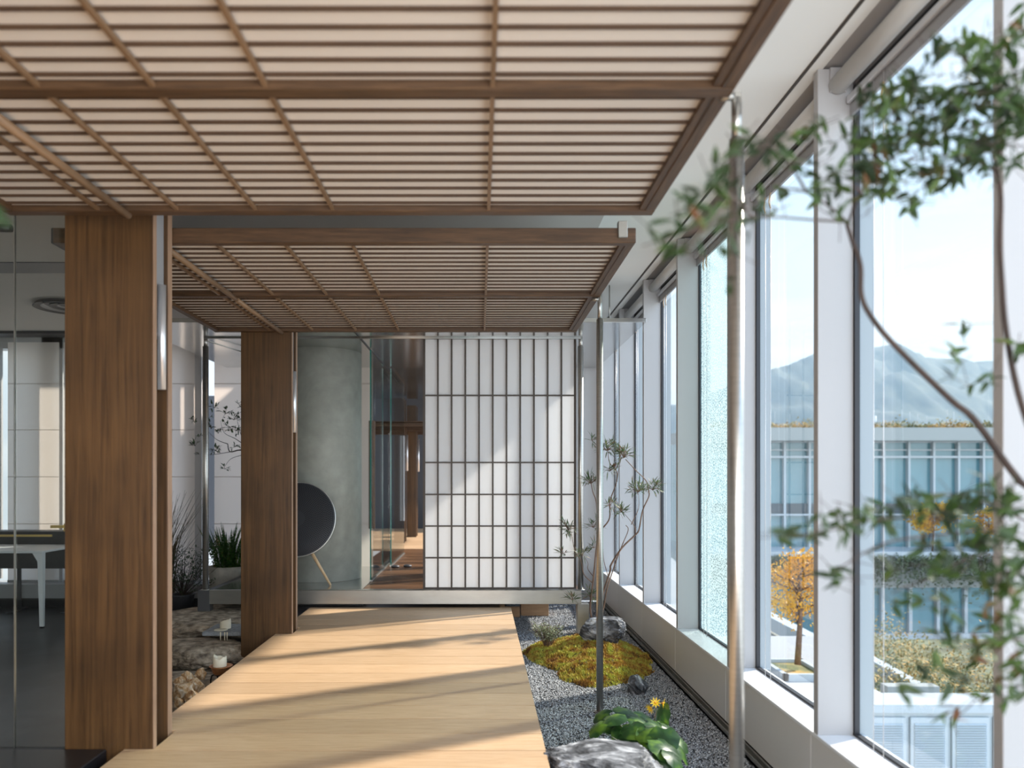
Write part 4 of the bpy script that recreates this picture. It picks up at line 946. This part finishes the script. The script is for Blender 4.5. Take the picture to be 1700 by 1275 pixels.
for e_ in ([(1405,368,1.58),(1380,345,1.5),(1340,320,1.45),(1290,310,1.38)], [(1408,370,1.58),(1440,300,1.5),(1500,250,1.5),(1560,210,1.5)], [(1405,368,1.58),(1350,365,1.4),(1250,360,1.3),(1150,380,1.25),(1100,400,1.2)],
           [(1655,285,1.48),(1640,240,1.45),(1600,190,1.4),(1560,160,1.4)], [(1655,285,1.48),(1600,260,1.5),(1540,262,1.5),(1480,290,1.5)], [(1655,285,1.48),(1670,200,1.45),(1690,120,1.45)],
           [(1760,930,1.5),(1640,880,1.45),(1540,860,1.4),(1440,865,1.35),(1380,880,1.3),(1310,892,1.3)], [(1760,960,1.5),(1640,920,1.5),(1540,960,1.45),(1480,985,1.4)], [(1770,900,1.5),(1650,840,1.5),(1560,820,1.45),(1480,830,1.4)],
           [(1760,1080,1.45),(1680,1060,1.4),(1600,1075,1.4),(1545,1080,1.35)], [(1770,1150,1.5),(1660,1140,1.45),(1590,1190,1.4)], [(1640,880,1.45),(1500,895,1.4),(1440,915,1.35),(1370,960,1.35)],
           [(1340,320,1.45),(1300,260,1.4),(1250,240,1.35),(1200,290,1.3)], [(1250,360,1.3),(1220,330,1.25),(1180,310,1.2)]):
    pst(e_, .0028, .0010)
for i in range(8):
    a, b_ = i*.22, 0
def tuft(x, y, Y, rx, ry, n, L=.034, W=.0115):
    c0 = P(x, y, Y)
    for i in range(n):
        px, py = rs.gauss(0, .5)*rx, rs.gauss(0, .5)*ry
        q = P(x+px, y+py, Y+rs.gauss(0, .06))
        d = Vector((rs.gauss(-.2, .8), rs.gauss(0, .5), rs.gauss(-.1, .55))).normalized()
        tw.tube([q-d*.05+Vector((0, 0, rs.uniform(-.004, .004))), q], .0007, 4, False)
        for s_ in (-1, 0, 1):
            if rs.random() < .25: continue
            dd = (d+Vector((rs.gauss(0, .2), rs.gauss(0, .3), s_*.8*rs.uniform(.6, 1)))).normalized()
            lv.leaf(q-(d*.018*abs(s_)), dd, Vector((rs.gauss(0, .4), -1 if rs.random() < .4 else rs.gauss(0,.4), rs.gauss(.7, .4))), L*rs.uniform(.7, 1.25), W*rs.uniform(.75, 1.2), .15, rs.uniform(-.1, .3))
for a in [(1110,400,1.2,40,22,9),(1150,352,1.2,38,30,10),(1195,300,1.25,38,30,11),(1190,430,1.2,40,40,7),(1230,250,1.3,40,25,9),(1285,255,1.35,40,30,13),(1240,340,1.3,45,50,15),(1330,300,1.45,40,40,14),(1360,235,1.5,40,30,12),
          (1400,340,1.5,35,45,9),(1420,215,1.5,40,40,18),(1470,180,1.5,45,38,20),(1450,270,1.5,40,38,15),(1520,150,1.5,40,25,9),(1505,225,1.5,50,30,20),(1560,180,1.45,45,35,20),(1620,150,1.45,35,40,15),(1660,110,1.4,35,40,14),(1690,180,1.4,35,60,24),
          (1600,250,1.5,45,40,20),(1560,290,1.5,35,22,13),(1650,240,1.45,35,45,18),(1590,90,1.4,45,28,8),(1620,70,1.4,25,14,4),(1470,310,1.5,40,20,10),(1380,300,1.4,40,30,8),(1560,90,1.5,8,8,2),(1500,130,1.5,10,10,2),(1510,340,1.5,16,10,3),(1690,50,1.4,20,40,6),
          (1310,890,1.3,22,12,3),(1360,870,1.3,20,14,4),(1395,870,1.35,22,24,7),(1430,862,1.35,20,18,5),(1470,855,1.4,24,22,6),(1530,835,1.4,38,24,11),(1580,860,1.4,38,28,12),(1640,830,1.4,40,30,13),(1690,870,1.4,30,60,20),(1620,900,1.4,40,32,13),
          (1545,905,1.45,36,22,7),(1570,935,1.45,34,26,8),(1650,950,1.4,38,32,12),(1690,980,1.35,28,50,14),(1400,960,1.35,32,10,4),(1580,1010,1.3,22,14,3),(1560,1060,1.35,28,14,4),(1620,1075,1.4,26,22,6),(1560,1090,1.35,14,12,2),(1670,1060,1.35,32,36,10),
          (1690,1130,1.35,22,40,10),(1510,1150,1.3,14,12,2),(1530,1115,1.3,14,12,2),(1590,1130,1.3,16,18,3),(1650,1160,1.4,28,22,5),(1590,1190,1.4,22,10,3),(1560,1005,1.35,14,10,2),(1590,590,1.5,12,10,2),(1600,620,1.5,22,24,3),(1640,640,1.5,10,20,2),(1690,570,1.5,12,30,4),(1605,540,1.55,14,6,2),
          (1480,930,1.4,30,22,3),(1500,1000,1.4,20,16,2)]:
    a = list(a)
    if a[1] < 460: a[5] = int(a[5]*1.4)+1 if a[0] > 1420 else max(3, int(a[5]*.7))
    tuft(*a, L=.037, W=.0135)
part('stems', tr, M['barkdark'], t); part('twigs', tw, M['barkdark'], t, None, 'stuff'); part('foliage', lv, M['nandina'], t)
lp = thing('leaf_sprig', 'blurred green leaf tip at the far left edge under the canopy', 'leaf', (-.64, 1.0, 1.46)); m = MB()
m.leaf(P(-12, 340, 1.0), Vector((.5, 0, -.8)), Vector((0, -1, .2)), .035, .02); m.leaf(P(-10, 362, 1.0), Vector((.9, 0, -.3)), Vector((0, -1, .2)), .026, .018); m.tube([P(-40, 330, 1.0), P(-8, 352, 1.0)], .0015, 6)
part('leaves', m, M['nandina'], lp)

# ------------------------------------------------------------ outdoors
M['bldg'] = plain('pale_building_cladding', (.30, .31, .29), .7)
M['bldgw'] = plain('white_building_frame', (.42, .45, .46), .6)
M['bglass'] = noisy('teal_building_glass', [(.3, (.07,.17,.20)), (.7, (.14,.28,.31))], .25, (1,1,.2), .12, spec=.8)
M['bdark'] = plain('dark_spandrel', (.06, .08, .09), .4)
M['hill'] = noisy('forested_hill', [(.35, (.010,.022,.022)), (.5, (.028,.046,.040)), (.65, (.06,.07,.05))], .035, (1,1,1), .95, detail=12)
M['yleaf'] = leafmat('autumn_yellow_leaves', [(.35, (.55,.25,.03)), (.65, (.80,.52,.06))], .8, .4)
M['hedge'] = noisy('hedge_leaves', [(.38, (.08,.10,.03)), (.5, (.24,.20,.07)), (.60, (.48,.27,.07))], 1.4, (1,1,1), .8)
M['green2'] = noisy('hanging_greenery', [(.35, (.04,.06,.03)), (.65, (.16,.18,.10))], 1.2, (1,1,1), .8)
M['paving'] = plain('pale_terrace_paving', (.36, .36, .355), .8)
BYo = 45.0
def PX(x, Y=BYo): return (x-VX)*Y/FPX
def PZ_(y, Y=BYo): return EYE+(VY-y)*Y/FPX
bd = thing('office_building', 'long glass office building across the courtyard', 'building', (24, BYo, PZ_(1240)))
xl, xr = PX(1150), PX(1900)
part('parapet', MB().box(xl, xr, BYo-1.2, BYo+8, PZ_(733), PZ_(712)), M['bldg'], bd)
part('glazing', MB().box(xl, xr, BYo+.2, BYo+8, PZ_(908), PZ_(733)), M['bglass'], bd)
part('transoms', MB().box(xl, xr, BYo-.1, BYo+.3, PZ_(760.5), PZ_(757)).box(xl, xr, BYo, BYo+.3, PZ_(748), PZ_(746)).box(xl, xr, BYo, BYo+.3, PZ_(735), PZ_(732)).box(xl, xr, BYo-.1, BYo+.3, PZ_(856), PZ_(853)), M['bldgw'], bd)
part('spandrel', MB().box(xl, xr, BYo+.05, BYo+.22, PZ_(852), PZ_(836)), M['bdark'], bd)
for i in range(-8, 12):
    x = PX(1508+41.2*i); part('facade_mullion', MB().box(x-.06, x+.06, BYo-.12, BYo+.3, PZ_(908), PZ_(733)), M['bldgw'], bd)
part('terrace_slab', MB().box(xl, xr, BYo-3, BYo+.2, PZ_(922), PZ_(908)), M['bldgw'], bd)
part('lower_wall', MB().box(xl, xr, BYo-1.9, BYo+.2, PZ_(968), PZ_(922)), M['bldg'], bd)
part('lower_glazing', MB().box(xl, xr, BYo-1.7, BYo+.2, PZ_(1300), PZ_(968)), M['bglass'], bd)
for i in range(-6, 9):
    x = PX(1513+46*i, BYo-2); part('lower_pier', MB().box(x-.09, x+.09, BYo-1.95, BYo-1.5, PZ_(1160), PZ_(968)), M['bldgw'], bd)
part('lower_sill', MB().box(xl, xr, BYo-2.1, BYo-1.6, PZ_(1062), PZ_(1040)).box(xl, xr, BYo-2.1, BYo-1.6, PZ_(1108), PZ_(1088)), M['bldgw'], bd)
part('roof_box', MB().box(PX(1335), PX(1482), BYo+4, BYo+8, PZ_(712), PZ_(694)), M['bldg'], bd)
for x, yy in ((1495,684),(1544,672),(1558,676),(1572,680),(1588,684),(1624,672),(1636,676),(1319,676),(1345,680)):
    part('roof_mast' if x != 1495 else 'roof_vent', MB().tube([(PX(x), BYo+3, PZ_(713)), (PX(x), BYo+3, PZ_(yy))], .014 if x != 1495 else .14, 8), M['bldgw'], bd)
def bushes(name, label, cat, y0, y1, x0, x1, zf, n, L, mat, kind=None, parent=None, seed=5):
    rs = random.Random(seed); m = MB()
    for i in range(n):
        x = rs.uniform(x0, x1); yy = rs.uniform(y0, y1); z = zf(x, yy, rs)
        m.leaf(Vector((x, yy, z)), Vector((rs.gauss(0,1), rs.gauss(0,1), rs.gauss(.3,.8))).normalized(), Vector((rs.gauss(0,.5),-.5,1)), L*rs.uniform(.6, 1.4), L*.55, .1, .1)
    return solo(name, m, mat, label, cat, kind=kind)
bushes('roof_hedge', 'thin line of plants along the roof edge of the office building', 'hedge', BYo-.9, BYo+.2, xl, xr, lambda x, y, r: PZ_(712)+abs(r.gauss(0, .17))*(1+.8*noise.noise(Vector((x*.6, 0, 0)))), 5200, .17, M['hedge'], 'stuff')
bushes('hanging_hedge', 'greenery hanging over the terrace wall of the office building', 'hedge', BYo-3.3, BYo-2.9, xl, xr, lambda x, y, r: PZ_(914)-abs(r.gauss(0, .75))*(1+.5*noise.noise(Vector((x*.35, 3, 0)))), 7500, .22, M['green2'], 'stuff')
def ytree(x, y0, y1, Y, r, n, label, L=.16, seed=1, tr_=.05):
    rs = random.Random(seed); b_ = P(x, y0, Y); top = P(x, y1, Y); h = (top-b_).z
    t = thing('autumn_tree', label, 'tree', b_, 'yellow autumn trees outside')
    m = MB(); m.tube([b_, b_+Vector((.03*h, 0, h*.5)), top-Vector((0, 0, h*.1))], [tr_, tr_*.7, tr_*.2], 8); lm = MB()
    for i in range(26):
        a = rs.uniform(0, 6.28); z = rs.uniform(.35, .85); q = b_+Vector((0, 0, h*z)); R_ = r*(1.1-abs(z-.6)*1.5)
        e_ = q+Vector((math.cos(a)*R_, math.sin(a)*R_, h*.13)); m.tube([q, e_], [tr_*.3, tr_*.08], 5, False)
        for j in range(n//26):
            lm.leaf(q.lerp(e_, rs.uniform(.3, 1.1))+Vector((rs.gauss(0,r*.14), rs.gauss(0,r*.14), rs.gauss(0,r*.12))), Vector((rs.gauss(0,1), rs.gauss(0,1), rs.gauss(0,1))).normalized(), Vector((0,-1,.3)), L*rs.uniform(.6,1.3), L*.6, .1, .1)
    part('trunk', m, M['bark'], t); part('foliage', lm, M['yleaf'], t); return t
ytree(1548, 918, 835, 42.3, 1.0, 1500, 'yellow tree on the terrace of the office building, left of two', .15, 1)
ytree(1640, 918, 840, 42.3, .85, 900, 'sparse yellow tree on the building terrace, right of two', .15, 2)
# courtyard terraces
CZ = P(0, 1100, 14).z
struct('courtyard_ground', MB().box(2.5, 60, 2, 48, -9.2, -9), M['paving']).name = 'floor.002'
YT = 12.5
def wedge(pts, mat, name, label, cat):                     # prism : list of (x, y, ztop) corners down to -9
    n = len(pts); m = MB(); m.add([(*p,) for p in pts]+[(p[0], p[1], -9) for p in pts], [tuple(range(n)), tuple(range(2*n-1, n-1, -1))]+[(i, i+n, (i+1) % n+n, (i+1) % n) for i in range(n)])
    return solo(name, m, mat, label, cat)
# louvred service boxes on a terrace below
LZt = EYE+(VY-1168)*13/FPX
lc = thing('louvre_cabinet', 'row of white louvred service cabinets below the nearest window', 'cabinet', (9, 13, -9))
part('body', MB().box(PX(1414, 13), PX(1800, 13), 13, 13.6, -9, LZt-.05), M['bldgw'], lc)
part('coping', MB().box(PX(1411, 13), PX(1805, 13), 12.93, 13.65, LZt-.14, LZt), M['bldgw'], lc)
x = 1435
for i in range(5):
    x0, x1 = PX(1440+69*i, 13), PX(1440+69*i+62, 13)
    d_ = part('door', MB().box(x0, x1, 12.95, 12.99, -5.2, LZt-.22, .01), M['bldgw'], lc)
    lv_ = MB()
    for j in range(44):
        z = LZt-.32-j*.042
        lv_.add([(x0+.06, 12.945, z), (x1-.06, 12.945, z), (x1-.06, 12.915, z-.028), (x0+.06, 12.915, z-.028)], [(0,3,2,1)])
    part('louvres', lv_, M['bldgw'], d_)
    part('handle', MB().box(x0+.02, x0+.04, 12.90, 12.95, LZt-1.35, LZt-1.2), M['steel'], d_)
# sloping planted bank with white kerbs
def zs(x, y): return EYE+(VY-(1060+ (x/ y*FPX+VX-1440)*.35))*y/FPX
bank = MB(); pts = [(PX(1380, 24), 24), (PX(1800, 24), 24), (PX(1800, 34), 34), (PX(1380, 34), 34)]
za = lambda x, y: EYE+(VY-1068)*y/FPX if 0 else -4.15-(y-18)*.083
gx0, gx1 = PX(1400, 18), PX(1850, 30)
NX, NY = 30, 12; vs = []
for j in range(NY+1):
    for i in range(NX+1):
        x = gx0+(gx1-gx0)*i/NX; yy = 17+13*j/NY; vs.append((x, yy, za(x, yy)))
bank.add(vs, [(a, a+1, a+NX+2, a+NX+1) for j in range(NY) for i in range(NX) for a in (j*(NX+1)+i,)], True)
wb_ = [(gx0, 22), (gx1, 22), (gx1, 34), (gx0, 34)]
solo('planted_bank', bank, M['green2'], 'sloping earth bank carrying the orange shrubs in the courtyard', 'bank')
bushes('orange_shrubs', 'mass of orange and green shrubs on the courtyard slope', 'shrubs', 17, 30, gx0+.2, gx1-.5, lambda x, y, r: za(x, y)+abs(r.gauss(0, .42))*(1+.9*noise.noise(Vector((x*.5, y*.5, 0))))-(9 if y > 30-(x/y*FPX+VX-1440)*.045 or x/y*FPX+VX < 1405+(y-17)*3 else 0), 26000, .10, M['hedge'], 'stuff')
def beam(p, q, w_, h, name, label, cat, mat):
    p, q = Vector(p), Vector(q); d = (q-p); d.z = 0; d.normalize(); s = Vector((d.y, -d.x, 0))*w_
    vs = [p-s, p+s, q+s, q-s]; vs = vs+[v-Vector((0, 0, h)) for v in vs]
    return solo(name, MB().add(vs, [(0,1,2,3),(7,6,5,4),(0,4,5,1),(1,5,6,2),(2,6,7,3),(3,7,4,0)]), mat, label, cat)
beam(P(1400, 1066, 24), P(1538, 1142, 18.5), .14, .28, 'white_kerb', 'white sloping kerb edging the orange shrubs', 'kerb', M['bldgw'])
beam(P(1400, 1122, 17.3), P(1490, 1168, 14.3), .10, .2, 'white_kerb', 'thin lower white kerb left of the louvred cabinets', 'kerb', M['bldgw'])
solo('courtyard_wall', MB().box(PX(1474, 16), PX(1560, 16), 16, 16.3, -9, EYE+(VY-1140)*16/FPX), M['bldg'], 'short pale wall at the end of the sloping kerb', 'wall')
beam(P(1240, 1000, 22), P(1400, 1082, 17.5), .16, .35, 'white_kerb', 'white parapet sloping behind the planter tree', 'parapet', M['bldgw'])
beam(P(1240, 1008, 22)-Vector((0, .05, .35)), P(1400, 1092, 17.5)-Vector((0, .05, .35)), .12, 5, 'terrace_wall', 'grey terrace wall below the sloping parapet', 'wall', M['bldg'])
tz = P(1330, 1112, 14).z
wedge([(PX(1150, 7), 7, tz), (PX(1398, 7), 7, tz), (PX(1398, 17), 17, tz), (PX(1150, 17), 17, tz)], M['paving'], 'lower_terrace', 'pale paved terrace below the second window', 'terrace')
pl = thing('tree_planter', 'low square white planter around the autumn tree', 'planter', P(1326, 1105, 13.6))
q0, q1 = PX(1287, 13.6), PX(1362, 13.6)
for (a, b_, c_, d_) in ((q0, q1, 13.2, 13.28), (q0, q1, 14.3, 14.38), (q0, q0+.08, 13.2, 14.38), (q1-.08, q1, 13.2, 14.38)):
    part('kerb', MB().box(a, b_, c_, d_, tz, tz+.12), M['bldgw'], pl)
part('soil', MB().box(q0+.08, q1-.08, 13.28, 14.3, tz, tz+.06), M['hedge'], pl)
ytree(1324, 1103, 905, 13.75, .75, 3200, 'yellow autumn tree in the square planter outside the second window', .055, 3, .06)

# mountain ridge
hx = [(1000,700),(1150,665),(1260,625),(1300,608),(1340,592),(1358,585),(1400,572),(1440,578),(1480,577),(1520,590),(1570,595),(1620,598),(1665,600),(1760,610),(1900,640),(2100,690)]
HY = 900.0; m = MB(); vs = []
N = 160; K = 24
for j in range(K+1):
    for i in range(N+1):
        px = 1000+1100*i/N
        yy = np.interp(px, [a for a, _ in hx], [b for _, b in hx])
        f = j/K; Y = HY-420*f
        zt_ = EYE+(VY-yy)*HY/FPX
        x = PX(px, HY)*(1-.12*f)
        z = zt_*(1-f**1.1)-60*f+ (14*noise.noise(Vector((x*.02, Y*.02, 0)))+7*noise.noise(Vector((x*.07, Y*.07, 2)))+3*noise.noise(Vector((x*.2, Y*.2, 2))))*(1.0 if j else .35)
        vs.append((x, Y, z))
m.add(vs, [(a, a+N+1, a+N+2, a+1) for j in range(K) for i in range(N) for a in (j*(N+1)+i,)], True)
solo('mountain', m, M['hill'], 'forested mountain ridge on the horizon beyond the office building', 'mountain')

hz = MB().box(20, 900, 75, 880, -40, 260)
hm_, nt, b = newmat('distant_haze'); nt.nodes.remove(b)
vs_ = nt.nodes.new('ShaderNodeVolumeScatter'); vs_.inputs['Color'].default_value = (.55, .78, 1.0, 1); vs_.inputs['Density'].default_value = .00042; vs_.inputs['Anisotropy'].default_value = .3
nt.links.new(vs_.outputs[0], nt.nodes['Material Output'].inputs['Volume'])
solo('distant_haze', hz, hm_, 'pale blue haze in the air before the mountain', 'haze', kind='stuff')
